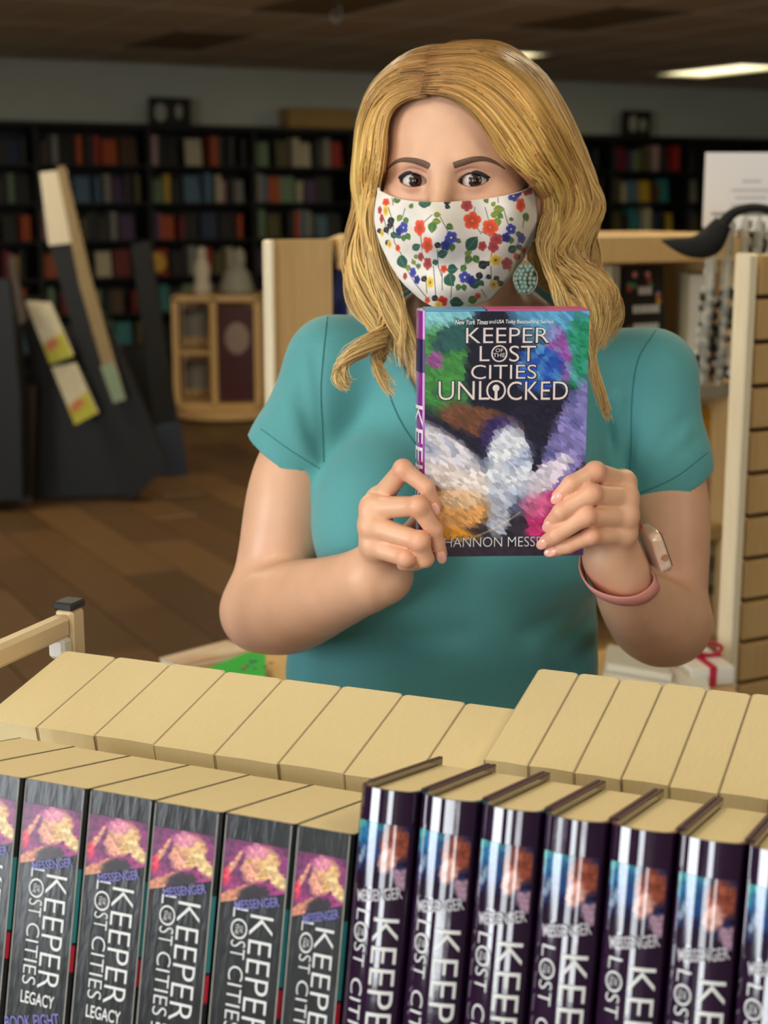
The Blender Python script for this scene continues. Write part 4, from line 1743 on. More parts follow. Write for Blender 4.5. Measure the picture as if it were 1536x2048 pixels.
def sd_sleeve(p, side):
    if side < 0:
        d = smin(sd_cone(p, at(668, 728, 1.618), at(588, 905, 1.595), .0490, .0480), sd_cone(p, at(588, 905, 1.595), at(565, 1000, 1.588), .0480, .0490), .02)
        A_, n = HEM_L
        inner = sd_cone(p, L_ARM['sh'], L_ARM['el'], .0425, .0425)
    else:
        d = smin(sd_cone(p, at(1302, 752, 1.628), at(1330, 930, 1.608), .0480, .0470), sd_cone(p, at(1330, 930, 1.608), at(1336, 1030, 1.60), .0470, .0475), .02)
        A_, n = HEM_R
        inner = sd_cone(p, R_ARM['sh'], R_ARM['el'], .0425, .0425)
    h = (p - A_) @ n
    d = np.maximum(d, h)
    # hollow hem
    d = np.maximum(d, -np.maximum(inner - .0005, -(h + .016)))
    return d


FOLD_W = []


def build_folds():
    for pts, amp, wd in FOLDS:
        W = [hit(sd_shirt0, a, b, 1.40, 1.75) for (a, b) in pts]
        W = [w_ for w_ in W if w_ is not None]
        if len(W) > 1:
            FOLD_W.append((np.array(W), amp, wd))


def hit(sdf, px, py, y0, y1, off=0.0, n=220):
    """first point of the pixel's line of sight on a surface (or the nearest miss)"""
    d = ray(px, py)
    ys = np.linspace(y0, y1, n)
    Q = CAM + d[None] * (ys / d[1])[:, None]
    v = sdf(Q) - off
    k = np.argmax(v < 0)
    if not (v < 0).any():
        k = int(np.argmin(v))
        return Q[k]
    if k == 0:
        return Q[0]
    f = v[k - 1] / (v[k - 1] - v[k])
    return Q[k - 1] + (Q[k] - Q[k - 1]) * f


def sd_shirt0(p):
    d = sd_torso(p)
    d = smin(d, sd_sleeve(p, -1), .022)
    d = smin(d, sd_sleeve(p, 1), .022)
    return d


def sd_shirt(p):
    d = sd_shirt0(p)
    for W, amp, wd in FOLD_W:
        c_ = W.mean(0)
        m = np.linalg.norm(p - c_, axis=1) < np.linalg.norm(W - c_, axis=1).max() + 2.6 * wd
        if not m.any():
            continue
        q = p[m]
        e = None
        for i in range(len(W) - 1):
            s_ = seg_d(q, W[i], W[i + 1])
            e = s_ if e is None else np.minimum(e, s_)
        d[m] = d[m] + amp * np.exp(-(e / wd) ** 2)
    v = np.maximum(np.maximum((p - VN_L[0]) @ VN_L[1], (p - VN_R[0]) @ VN_R[1]), p[:, 1] - 1.63)
    d = np.maximum(d, -v)
    top = sd_ell(p, h2w((0, .04, -.145)), (.078, .078, .06))
    d = np.maximum(d, -top)
    d = np.maximum(d, .80 - p[:, 2])
    return d


build_folds()
M_SKIN = mat('skin', (228, 178, 148), .42, attr='Col', var=.05, scale=28, bump=.05, bscale=900)
M_SHIRT = mat('teal_jersey', (86, 162, 166), .75, var=.03, scale=300, bump=.12, bscale=1500, sheen=.25)
M_TROUS = mat('dark_denim', (38, 42, 54), .8, var=.1)
import time as _t
_t0 = _t.time()
Vh, Qh = polygonize(sd_head, h2w((0, 0, 0)) - np.array([.10, .125, .235]), h2w((0, 0, 0)) + np.array([.10, .13, .14]), .0012)
print('head', len(Qh), _t.time() - _t0)
Va, Qa = polygonize(sd_arms, np.array([-.205, 1.28, .93]), np.array([.385, 1.70, 1.40]), .0018)
print('arms', len(Qa), _t.time() - _t0)
Vb, Qb = polygonize(sd_body, np.array([-.16, 1.40, .78]), np.array([.36, 1.80, 1.46]), .005)
print('torso', len(Qb), _t.time() - _t0)
V = np.concatenate([Vh, Va, Vb]) - PB
Q = np.concatenate([Qh, Qa + len(Vh), Qb + len(Vh) + len(Va)])
me = fast_mesh('body', V, Q)
# skin tones: make-up on the lids, pinker knuckles and finger ends
tone = np.zeros((len(V), 3)) + (228, 178, 146)
hl = w2h(Vh)
ax_e, zz_e = np.abs(hl[:, 0]) - EX, hl[:, 2]
fr_ = np.clip((-.04 - hl[:, 1]) / .015, 0, 1)
mk_ = np.exp(-(ax_e / .0165) ** 2 - ((zz_e - .0085) / .0055) ** 2) * fr_
nh = len(Vh)
tone[:nh] = over(tone[:nh], .62 * mk_, (176, 120, 112))
un_ = np.exp(-(ax_e / .015) ** 2 - ((zz_e + .0105) / .0050) ** 2) * fr_
tone[:nh] = over(tone[:nh], .40 * un_, (190, 132, 112))
ck_ = np.exp(-((np.abs(hl[:, 0]) - .045) / .02) ** 2 - ((zz_e + .03) / .02) ** 2) * fr_
tone[:nh] = over(tone[:nh], .35 * ck_, (226, 150, 128))
na = len(Va)
pk_ = np.zeros(na)
for (J, r) in L_F + R_F:
    for q_, wq in ((J[0], .6), (J[1], .8), (J[2], .5), (J[3], .9)):
        pk_ = np.maximum(pk_, wq * np.exp(-((np.linalg.norm(Va - q_, axis=1) - .008) / .006).clip(0) ** 2))
tone[nh:nh + na] = over(tone[nh:nh + na], .45 * pk_, (226, 148, 122))
set_color(me, np.where(tone / 255 <= .04045, tone / 255 / 12.92, ((tone / 255 + .055) / 1.055) ** 2.4))
body = link('body', me, woman, M_SKIN)
Vs, Qs = polygonize(sd_shirt, np.array([-.18, 1.40, .79]), np.array([.40, 1.80, 1.42]), .0026)
print('shirt', len(Qs), _t.time() - _t0)
shirt = link('t_shirt', fast_mesh('t_shirt', Vs - PB, Qs), woman, M_SHIRT)


def sd_legs(p):
    d = sd_ell(p, (.065, 1.65, .86), (.188, .126, .13))
    for s_ in (-1, 1):
        d = smin(d, sd_chain(p, [(.065 + s_ * .095, 1.65, .82), (.065 + s_ * .095, 1.64, .46), (.065 + s_ * .095, 1.66, .09)], [.092, .062, .048], .02), .03)
    return d


Vl, Ql = polygonize(sd_legs, np.array([-.16, 1.48, .04]), np.array([.30, 1.82, 1.0]), .008)
link('trousers', fast_mesh('trousers', Vl - PB, Ql), woman, M_TROUS)
for s_ in (-1, 1):
    g = G().ell((0, 0, .04), (.045, .125, .055), 16, 10)
    V_ = g.v[0]
    V_[:, 2] = np.maximum(V_[:, 2], .001)
    o = part('shoe', g, mat('black_shoe', (26, 25, 26), .5), woman, True)
    o.location = np.array([.065 + s_ * .095, 1.615, 0]) - PB


# seams of the shirt
def surf_path(sdf, pts, y0, y1, off, n=24):
    pp = catmull(np.array(pts, float), n)
    return np.array([hit(sdf, a, b, y0, y1, off) for (a, b) in pp])


M_SEAM = mat('teal_seam', (44, 112, 112), .8)
g = G()
for pts in ([(655, 634), (648, 700), (642, 780), (645, 860), (648, 925)], [(1312, 660), (1276, 720), (1264, 800), (1262, 900), (1256, 985)]):
    W = surf_path(sd_shirt, pts, 1.45, 1.72, .0)
    part('shoulder_seam', G().tube(W - PB, .0007, 5), M_SEAM, woman, True)
for pts in ([(522, 858), (580, 900), (640, 938)], [(1415, 906), (1350, 955), (1272, 990)]):
    W = surf_path(sd_shirt, pts, 1.45, 1.72, .0)
    part('sleeve_stitching', G().tube(W - PB, .0005, 5), M_SEAM, woman, True)
W = surf_path(sd_shirt, [(728, 640), (748, 690), (772, 770), (800, 840), (838, 900)], 1.45, 1.72, .0)
part('neckline_seam', G().tube(W - PB, .0008, 5), M_SEAM, woman, True)

# eyes ----------------------------------------------------------------
M_SCL = mat('eye_white', (214, 206, 200), .25, coat=.3)
M_IRIS = mat('brown_iris', (52, 28, 19), .2, var=.3, scale=400, coat=.25)
M_PUP = mat('pupil', (8, 6, 6), .12, coat=.3)
M_LASH = mat('eyeliner', (22, 16, 16), .6)
for s_ in (-1, 1):
    c = h2w((s_ * EX, EY, 0))
    look = CAM - c
    look /= np.linalg.norm(look)
    xx = np.cross(look, ZU)
    xx /= np.linalg.norm(xx)
    zz_ = np.cross(xx, look)
    Mx = np.stack([xx, zz_, look], 1)
    eye = part('eye', G().ell(c - PB, (ER, ER, ER), 32, 20), M_SCL, woman, True)
    th = np.linspace(0, 2 * np.pi, 33)[:-1]
    for nm, r0_, r1_, m_, lift in (('iris', .0023, .0065, M_IRIS, .0002), ('pupil', .0, .0026, M_PUP, .0004)):
        rr_ = np.linspace(r0_ if nm == 'iris' else 0.0001, r1_, 6)
        pts = []
        for r_ in rr_:
            h = math.sqrt(ER ** 2 - r_ ** 2) + lift
            pts.append(np.c_[r_ * np.cos(th), r_ * np.sin(th), np.full(32, h)] @ Mx.T + c - PB)
        pts = np.array(pts)
        pts = np.concatenate([pts, pts[:, :1]], 1)
        part(nm, G().grid(pts), m_, eye, True)
    # lash lines
    xe = np.linspace(-.0140, .0152, 22)
    up, lo = eye_open(np.clip(xe, -.0146, .0146))
    RL = ER + .0016

    def lid_pt(xe_, ze_):
        y = EY - np.sqrt(np.maximum(RL ** 2 - xe_ ** 2 * .72 - ze_ ** 2, 1e-7))
        return h2w(np.c_[s_ * (EX + xe_), y, ze_])
    up2 = up + np.where(xe > .0125, (xe - .0125) * .5, 0)
    W = lid_pt(xe, up2 + .0005)
    rad = .0006 + .0013 * np.clip((xe + .014) / .016, 0, 1) * np.clip((.0158 - xe) / .003, 0.2, 1)
    part('eyeliner', G().tube(W - PB, rad, 7), M_LASH, woman, True)
    W = lid_pt(xe[2:-1], lo[2:-1] - .0002)
    part('lower_lash_line', G().tube(W - PB, .00035, 5), mat('soft_lash', (120, 76, 62), .6), woman, True)

# eyebrows
M_BROW = mat('eyebrow', (112, 84, 66), .7, var=.25, scale=900, bump=.4, bscale=900)
for pts, wd in (([(774, 340), (787, 327), (803, 320), (826, 321), (846, 327), (858, 333)], [1.2, 3.2, 4.8, 6.2, 7.4, 7.0]),
                ([(907, 331), (926, 325), (948, 319), (969, 318), (990, 325), (1010, 338)], [7.0, 7.2, 6.4, 5.2, 3.4, 1.2])):
    pc = catmull(np.array(pts, float), 40)
    wc_ = catmull(np.array(wd, float)[:, None], 40)[:, 0]
    tn = np.gradient(pc, axis=0)
    tn /= np.linalg.norm(tn, axis=1)[:, None]
    nn = np.c_[-tn[:, 1], tn[:, 0]]
    GP = np.zeros((7, 40, 3))
    for j, f in enumerate(np.linspace(-1, 1, 7)):
        for i in range(40):
            q = pc[i] + nn[i] * wc_[i] * f
            GP[j, i] = hit(sd_head, q[0], q[1], 1.35, 1.60, .0009 * (1 - f * f) - .0001)
    part('eyebrow', G().grid(GP - PB), M_BROW, woman, True)

# fingernails
M_NAIL = mat('fingernail', (236, 176, 162), .2, coat=.4)


def nail(J, r):
    tip, dip = J[3], J[2]
    ax = tip - dip
    ax /= np.linalg.norm(ax)
    view = CAM - tip
    view -= ax * (view @ ax)
    view /= np.linalg.norm(view)
    sd = np.cross(ax, view)
    c = tip + ax * .0004 + view * (r[3] * .90)
    part('fingernail', G().ell(c - PB, (.0048, .0072, .0016), 14, 8, np.stack([sd, ax, view], 1)), M_NAIL, woman, True)


for k in (0, 1):
    nail(*L_F[k])
for k in range(4):
    nail(*R_F[k])

# ================================================================== FACE MASK
def near(px, py, off):
    return hit(sd_head, px, py, 1.33, 1.62, off)


# rows of the cloth from the upper hem to the chin; columns: left edge, left cheek, centre seam, right cheek, right edge
NET = [[(757, 382, .004), (800, 399, .0040), (868, 406, .004), (960, 400, .005), (1025, 389, .006), (1066, 374, .006)],
       [(751, 418, .009), (797, 436, .012), (866, 444, .011), (960, 440, .013), (1030, 430, .010), (1071, 420, .006)],
       [(752, 452, .011), (796, 474, .016), (865, 482, .0125), (955, 479, .018), (1028, 470, .013), (1070, 458, .007)],
       [(768, 500, .010), (808, 520, .014), (866, 530, .018), (948, 528, .017), (1012, 516, .012), (1054, 502, .007)],
       [(800, 556, .008), (832, 572, .012), (869, 580, .019), (930, 576, .014), (985, 564, .009), (1022, 550, .006)],
       [(838, 594, .006), (858, 607, .010), (882, 616, .014), (918, 614, .010), (952, 606, .007), (978, 596, .005)]]
ctrl = np.array([[near(*q) for q in row] for row in NET])
# keep the left silhouette column wrapped around the cheek
ctrl[:, 0] = [at(NET[i][0][0], NET[i][0][1], y) for i, y in enumerate((1.478, 1.480, 1.478, 1.470, 1.462, 1.456))]
NU, NV = 300, 220
rows = np.array([catmull(r, NU) for r in ctrl])
surf = np.stack([catmull(rows[:, i], NV) for i in range(NU)], 1)     # NV x NU x 3
# picture position of each cloth point, used only to lay out the flower print as on the cloth
dd = surf - CAM
ax_ = dd @ CF
MX = (768 + FPX * dd[..., 0] / ax_ - 730) * 4.151
MY = (1024 - FPX * (dd @ CU) / ax_ - 300) * 4.151
img = np.zeros(MX.shape + (3,)) + (238, 232, 224)
img = over(img, .5 * np.clip(wob(MX / 300, MY / 300, 5, 2.0), 0, 1), (226, 216, 198))
img = over(img, .5 * np.clip(wob(MX / 300, MY / 300, 4, 5.0), 0, 1), (240, 238, 250))


def seg(x0, y0, x1, y1, w_, col, im):
    d = np.hypot(x1 - x0, y1 - y0)
    t_ = np.clip(((MX - x0) * (x1 - x0) + (MY - y0) * (y1 - y0)) / (d * d), 0, 1)
    e = np.hypot(MX - x0 - t_ * (x1 - x0), MY - y0 - t_ * (y1 - y0))
    return over(im, np.clip((w_ + 3 - e) / 5, 0, 1), col)


def leaf(x, y, l, ang, col, im, wd=.38):
    a = math.radians(ang)
    u = (MX - x) * math.cos(a) + (MY - y) * math.sin(a)
    v = -(MX - x) * math.sin(a) + (MY - y) * math.cos(a)
    f = np.clip(u / l, 0, 1)
    half = l * wd * np.sin(np.pi * f ** .8)
    m = np.clip((half - np.abs(v)) / 4 + .5, 0, 1) * (u > 0) * (u < l)
    im = over(im, m, col)
    return over(im, m * np.clip((3 - np.abs(v)) / 3, 0, 1) * .5, (220, 226, 170))


def flower(x, y, r, col, cen, im, n=5, ph=0.0, sq=1.0):
    u, v = (MX - x) / sq, MY - y
    d = np.hypot(u, v)
    th_ = np.arctan2(v, u)
    R_ = 1.16 * r * (.70 + .30 * np.sqrt(np.abs(np.cos(n / 2 * th_ + ph))))
    m = np.clip((R_ - d) / 5 + .5, 0, 1)
    c = np.asarray(col, float)
    sh = (.82 + .3 * np.clip(d / r, 0, 1))[..., None]
    im = im * (1 - m[..., None]) + np.clip(c * sh, 0, 255) * m[..., None]
    if cen is not None:
        im = over(im, np.clip((r * .2 - d) / 4 + .5, 0, 1), cen)
    return im


GRN, DGR, OLV, BLK = (76, 118, 60), (44, 92, 78), (122, 142, 56), (34, 36, 46)
STEM = (70, 66, 60)
for a in ((560, 545, 500, 600), (620, 560, 690, 690), (905, 480, 900, 540), (995, 480, 1025, 590), (1150, 500, 1190, 640), (920, 640, 960, 700), (960, 680, 1040, 720),
          (470, 700, 480, 830), (480, 850, 520, 960), (600, 820, 610, 960), (610, 960, 640, 1060), (570, 960, 590, 1220), (640, 1010, 640, 1160), (830, 880, 830, 1010),
          (1050, 850, 1030, 930), (1040, 960, 1040, 1080), (960, 1010, 940, 1090), (715, 1130, 710, 1220), (400, 900, 450, 990), (200, 480, 240, 600), (240, 600, 250, 760),
          (250, 760, 330, 900), (300, 900, 420, 1100), (420, 1100, 520, 1220), (1310, 560, 1300, 640), (1290, 720, 1230, 820), (1200, 900, 1190, 1000), (960, 1150, 1000, 1220),
          (160, 560, 200, 700), (230, 400, 240, 460), (835, 420, 840, 460), (1100, 380, 1105, 440), (340, 490, 320, 560), (510, 1040, 520, 1180)):
    img = seg(*a, 2.2, STEM, img)
for a in ((570, 545, 60, 0, OLV), (560, 595, 70, 5, OLV), (565, 600, 90, 95, GRN), (670, 620, 70, 35, GRN), (1065, 500, 95, -5, OLV), (1040, 545, 70, -8, OLV), (1100, 560, 85, 95, OLV),
          (1100, 530, 60, 40, GRN), (1190, 570, 40, 15, GRN), (840, 825, 140, -50, DGR), (600, 870, 95, -20, DGR), (575, 900, 60, 70, DGR), (690, 960, 80, 20, DGR), (680, 1000, 95, -10, DGR),
          (660, 1050, 110, 45, DGR), (700, 1020, 110, 80, DGR), (860, 830, 60, 120, OLV), (870, 870, 80, 110, GRN), (900, 870, 80, 60, GRN), (830, 860, 60, -20, OLV), (830, 950, 70, 120, GRN),
          (750, 740, 50, 30, GRN), (720, 770, 70, 90, GRN), (690, 800, 40, 120, GRN), (330, 700, 60, 90, GRN), (350, 690, 65, 60, GRN), (270, 700, 50, 40, DGR), (220, 690, 70, 30, DGR),
          (310, 540, 65, 120, OLV), (340, 560, 60, 70, GRN), (300, 870, 70, 60, DGR), (290, 880, 120, 62, DGR), (400, 820, 80, -30, DGR), (410, 880, 50, 0, OLV), (400, 910, 50, 60, OLV),
          (780, 1110, 60, 110, GRN), (810, 1110, 60, 75, GRN), (860, 1120, 110, -20, DGR), (940, 1080, 60, 45, DGR), (700, 1250, 120, 10, DGR), (1240, 690, 60, 10, GRN), (1210, 720, 60, 100, GRN),
          (1320, 540, 60, 70, OLV), (1330, 520, 70, 100, GRN), (1180, 840, 90, -30, DGR), (1260, 780, 60, 60, DGR), (1270, 860, 60, 120, DGR), (990, 395, 60, 60, GRN), (1050, 470, 50, -50, OLV),
          (450, 455, 110, -10, DGR), (500, 470, 70, -40, DGR), (240, 430, 80, -25, GRN), (380, 490, 50, -60, GRN), (440, 940, 50, 60, GRN), (370, 950, 60, 100, OLV), (850, 1250, 90, -20, GRN)):
    img = leaf(*a, img)
for (x, y, l, an) in ((580, 770, 60, 30), (210, 560, 70, 65), (215, 600, 60, 90), (940, 970, 90, -30), (950, 1010, 70, 100), (1000, 960, 50, -60), (1070, 1040, 60, 60), (1040, 1040, 50, 160),
                      (1090, 1110, 60, -20), (480, 1050, 60, 50), (170, 640, 60, 60), (120, 650, 50, 70), (650, 440, 60, 0), (660, 470, 50, 20), (180, 750, 60, 45), (560, 1210, 60, 30)):
    img = leaf(x, y, l, an, BLK, img, .42)
ORG, RED, BLU, YEL = (224, 82, 52), (176, 70, 74), (66, 76, 168), (222, 186, 76)
for (x, y, r, c, cc, sq) in ((885, 590, 66, ORG, (238, 120, 80), 1), (1035, 645, 60, ORG, (236, 110, 70), 1), (463, 645, 58, ORG, None, .7), (523, 780, 58, ORG, None, .65), (1283, 458, 52, ORG, None, .65),
                             (655, 985, 32, ORG, None, .8), (640, 1250, 40, (206, 54, 42), None, 1), (180, 435, 30, ORG, None, .9), (280, 810, 26, ORG, None, .7), (1310, 830, 26, ORG, None, .7),
                             (1245, 880, 28, ORG, None, .7), (525, 1240, 26, ORG, None, .8), (930, 1205, 24, ORG, None, 1), (840, 465, 44, RED, None, 1), (1085, 740, 46, RED, None, 1), (1060, 800, 44, RED, None, .9),
                             (970, 795, 36, RED, None, .9), (1170, 940, 46, RED, None, .9), (525, 940, 50, RED, None, .6), (470, 880, 34, RED, None, .6), (1335, 335, 40, RED, None, 1), (1400, 300, 34, RED, None, .9),
                             (130, 500, 30, RED, None, .5), (145, 570, 36, RED, None, .4), (340, 1045, 26, RED, None, .6),
                             (710, 725, 46, BLU, (238, 226, 190), 1), (665, 785, 38, (44, 54, 132), None, .9), (328, 645, 42, BLU, (230, 220, 190), .8), (290, 675, 34, (44, 54, 132), None, .7),
                             (1205, 655, 40, BLU, (230, 220, 190), .9), (1165, 725, 36, (44, 54, 132), None, .9), (1290, 730, 38, BLU, None, .8), (825, 1055, 44, BLU, (238, 226, 190), 1), (878, 1080, 36, (44, 54, 132), None, .9),
                             (405, 1015, 38, BLU, None, .65), (440, 1075, 32, (44, 54, 132), None, .7), (1225, 385, 40, BLU, (230, 220, 190), 1), (1262, 350, 32, (44, 54, 132), None, 1),
                             (1078, 910, 42, YEL, (60, 44, 20), 1), (545, 1100, 44, YEL, (80, 60, 20), .6), (178, 505, 42, YEL, None, .5), (210, 780, 30, YEL, None, .6), (1060, 1110, 34, YEL, (60, 44, 20), 1),
                             (150, 690, 28, YEL, None, .5), (610, 1280, 30, YEL, None, 1)):
    img = flower(x, y, r, c, cc, img, 5, x * .1, sq)
msk = G().grid(surf - PB)
me = msk.mesh('face_mask', True, to_lin(img).reshape(-1, 3))
M_MASK = mat('flowered_cotton', (255, 255, 255), .75, attr='Col', bump=.08, bscale=1600, sheen=.1)
mask = link('face_mask', me, woman, M_MASK)
md = mask.modifiers.new('thickness', 'SOLIDIFY')
md.thickness = .0012
md.offset = -1
M_HEMW = mat('mask_hem', (232, 226, 216), .8)
M_STIT = mat('mask_stitch', (206, 198, 186), .8)


def ring(path, r, name, m, parent=woman, sides=6, flat=1.0):
    return part(name, G().tube(np.asarray(path) - PB, r, sides, flat), m, parent, True)


# sewn lines: hem fold under the upper edge, centre seam, side casings
off = np.array([0, -.0006, 0])
ring(surf[26, ::6] + off, .0004, 'hem_stitching', M_STIT, mask, 5)
ring(surf[27:, 120][::4] + off * .6, .0007, 'centre_seam', M_STIT, mask, 5)
ring(surf[:150:4, -14] + off, .0006, 'side_seam', M_STIT, mask, 5)
ring(surf[:150:4, 12] + off, .0006, 'side_seam', M_STIT, mask, 5)
ring(surf[::4, -1], .0011, 'side_hem', M_HEMW, mask)
ring(surf[::4, 0], .0011, 'side_hem', M_HEMW, mask)
ring(surf[0, ::4], .0009, 'upper_hem', M_HEMW, mask)
# ear loops: a flat flowered strip to the right ear, a thin white loop on the other side
lp = np.array([surf[0, -2], at(1078, 366, 1.468), at(1089, 358, 1.470), at(1098, 354, 1.49)])
ring(catmull(lp, 14), np.linspace(.0058, .002, 14), 'ear_strap', mat('strap_print', (226, 214, 204), .8, rgb2=(170, 84, 84), scale=120), mask, 8, .35)
ring(catmull(np.array([surf[110, -1], at(1090, 470, 1.53), at(1100, 440, 1.56)]), 10), .0018, 'ear_strap', M_HEMW, mask)
ring(catmull(np.array([surf[0, 1], at(757, 368, 1.50), at(755, 356, 1.54)]), 10), .0018, 'ear_strap', M_HEMW, mask)

# ================================================================== HELD BOOK
BKT = .044
tl, tr = at(845, 625, BOOK_F), at(1175, 619, BOOK_F)
bl, br = at(847, 1110, BOOK_F), at(1168, 1115, BOOK_F)
ux = (tr - tl) + (br - bl)
BW = np.linalg.norm(ux) / 2
ux /= np.linalg.norm(ux)
ang = math.radians(-2.2)                      # turned a little so that the spine shows
ux = np.array([math.cos(ang) * 1, -math.sin(ang) * 1, ux[2]])
ux /= np.linalg.norm(ux)
uz = (tl + tr) / 2 - (bl + br) / 2
BH = np.linalg.norm(uz)
uz = uz / BH
uz = uz - ux * (uz @ ux)
uz /= np.linalg.norm(uz)
uy = np.cross(uz, ux)
cen = (bl + br) / 2
hb = thing('hardback_book', 'glossy fantasy hardback held up by the woman in both hands', 'book', cen, 0, None, (ux, uy, uz))
print('held book', BW, BH)
hw = BW / 2
M_JKT = mat('violet_jacket', (146, 42, 150), .2, coat=.6)
g = G()
g.box((0, .0015, BH / 2), (BW, .003, BH), .0006)
g.box((0, BKT - .0015, BH / 2), (BW, .003, BH), .0006)
part('board', g, mat('board_blue', (60, 130, 190), .3), hb)
a = np.linspace(-np.pi / 2, np.pi / 2, 11)
spo = [(-hw - .0062 * math.cos(q), BKT / 2 + BKT / 2 * math.sin(q)) for q in a]
spi = [(-hw + .001, BKT), (-hw + .001, 0)]
part('spine', G().prism(spo + spi, 0, BH, 'xy'), M_JKT, hb, False)
g = G()
text_box(g, 'KEEPER', lambda a_, b_: np.c_[-hw - .0066 * np.cos((b_ - .5) * np.pi * .9) - .0002, BKT / 2 + BKT / 2 * np.sin((b_ - .5) * np.pi * .9), BH - a_], .085, .19, .02, .45, offset=.0, sub=3)
part('spine_lettering', g, M_LETW, hb)
part('spine_band', G().prism([(-hw - .0064 * math.cos(q), BKT / 2 + BKT / 2 * math.sin(q)) for q in a[:6]] + [(-hw - .004, BKT / 2), (-hw - .0005, .0005)], BH - .055, BH - .025, 'xy'), mat('navy_print', (40, 30, 80), .3), hb)
part('pages', G().box((-.002, BKT / 2, BH / 2), (BW - .008, BKT - .008, BH - .007)), M_PAGEW, hb)
# coloured fold of the jacket over the back board (blue, then pink)
split = -hw + BW * .375
part('jacket_fold', G().box(((-hw + split) / 2, BKT / 2 + .002, BH + .0004), (split + hw - .002, BKT - .002, .0012)), mat('sky_blue_print', (96, 168, 214), .4), hb)
part('jacket_fold', G().box(((hw + split) / 2, BKT / 2 + .002, BH + .0004), (hw - split - .002, BKT - .002, .0012)), mat('pink_print', (216, 92, 150), .4), hb)
# front cover: abstract colour fields in the colours of the printed cover
nu, nv = 200, 300
u0_, v0_ = np.meshgrid(np.linspace(0, 1, nu), np.linspace(0, 1, nv))
# painterly dabs: the colour is taken at the nearest of many slanted dab centres
dab = np.random.default_rng(5).random((2600, 2))
pu, pv = u0_.ravel(), v0_.ravel()
bi = np.zeros(len(pu), int)
for c in range(0, len(pu), 4000):
    a_ = (pu[c:c + 4000, None] - dab[None, :, 0]) / 1.0
    b_ = (pv[c:c + 4000, None] - dab[None, :, 1]) * 1.45
    bi[c:c + 4000] = np.argmin((a_ * .8 + b_ * .6) ** 2 + ((-a_ * .6 + b_ * .8) * 2.2) ** 2, 1)
u = dab[bi, 0].reshape(nv, nu) * .8 + u0_ * .2
v = dab[bi, 1].reshape(nv, nu) * .8 + v0_ * .2
jit = (np.random.default_rng(6).random(2600)[bi].reshape(nv, nu) - .5)
im = np.zeros(u.shape + (3,)) + (34, 32, 52)
im = over(im, blob(u, v, .0, .0, .35, .14, .4), (128, 192, 206))
im = over(im, blob(u, v, .12, .24, .24, .17, .3, .3), (66, 136, 66))
im = over(im, .7 * np.clip(wob(u, v, 22, 1.0), 0, 1) * blob(u, v, .12, .24, .25, .17, .4, .3), (36, 84, 66))
im = over(im, blob(u, v, .2, .10, .17, .06, .3, -.2), (40, 84, 84))
im = over(im, blob(u, v, .06, .19, .05, .03, .4), (150, 76, 150))
im = over(im, blob(u, v, 1.0, .02, .5, .11, .4), (92, 160, 206))
im = over(im, blob(u, v, .96, .17, .12, .15, .3), (40, 136, 104))
im = over(im, blob(u, v, .82, .17, .07, .12, .3, -.4), (150, 84, 170))
im = over(im, blob(u, v, .70, .23, .15, .09, .3), (40, 80, 176))
im = over(im, .6 * np.clip(wob(u, v, 30, 3.0), 0, 1) * blob(u, v, .78, .2, .25, .14, .5), (110, 190, 220))
im = over(im, blob(u, v, .40, .22, .15, .28, .3), (26, 26, 44))
im = over(im, blob(u, v, .34, .44, .26, .06, .3, .15), (112, 72, 54))
im = over(im, blob(u, v, .46, .50, .12, .08, .4), (52, 40, 92))
L_ = blob(u, v, .12, .60, .34, .11, .25, .42)
im = over(im, L_, (214, 210, 222))
im = over(im, L_ * .6 * np.clip(wob(u, v, 26, .5) + .2, 0, 1), (128, 140, 182))
im = over(im, .9 * blob(u, v, .24, .68, .24, .05, .3, .2), (236, 222, 220))
R_ = blob(u, v, .92, .50, .30, .12, .25, -.95)
im = over(im, R_, (132, 124, 190))
im = over(im, R_ * .7 * np.clip(wob(u, v, 24, 2.5) + .1, 0, 1), (74, 80, 140))
im = over(im, .9 * blob(u, v, .76, .67, .17, .055, .3, -.5), (226, 218, 236))
im = over(im, .95 * blob(u, v, .52, .62, .14, .16, .25, .2), (222, 228, 244))
im = over(im, .6 * np.clip(wob(u, v, 15, 6.0), 0, 1) * blob(u, v, .52, .64, .16, .2, .4), (132, 150, 196))
im = over(im, .9 * blob(u, v, .46, .80, .07, .13, .3), (182, 190, 212))
im = over(im, blob(u, v, .12, .81, .28, .09, .3), (218, 158, 98))
im = over(im, .8 * blob(u, v, .22, .76, .16, .04, .4), (228, 196, 168))
im = over(im, blob(u, v, .1, .90, .26, .03, .4, .1), (208, 142, 46))
im = over(im, blob(u, v, .80, .84, .17, .11, .3, -.5), (202, 48, 126))
im = over(im, .7 * blob(u, v, .7, .79, .10, .05, .4), (226, 120, 170))
im = over(im, blob(u, v, .5, 1.0, .9, .07, .4), (44, 36, 58))
im = over(im, .6 * blob(u, v, .95, .99, .12, .05, .4), (120, 70, 150))
im = np.clip(im * (1 + .28 * jit[..., None]), 0, 255)
im = over(im, .5 * np.clip((.006 - np.abs(v0_ - .9 + .5 * (u0_ - .1) ** 2 - .04)) / .006, 0, 1) * (u0_ < .6), (255, 236, 170))
u, v = u0_, v0_
Pc = np.stack([(u - .5) * (BW - .0006), np.full_like(u, -.0004), BH - v * (BH - .0006) - .0003], -1)
part('front_cover', G().grid(Pc), mat('cover_print', (255, 255, 255), .22, attr='Col', coat=.5), hb, False, to_lin(im).reshape(-1, 3))


def cpx(px, py):
    """cover coordinates of a picture point"""
    d = ray(px, py)
    k = ((cen - CAM) @ uy) / (d @ uy)
    q = CAM + d * k - cen
    return q @ ux, q @ uz


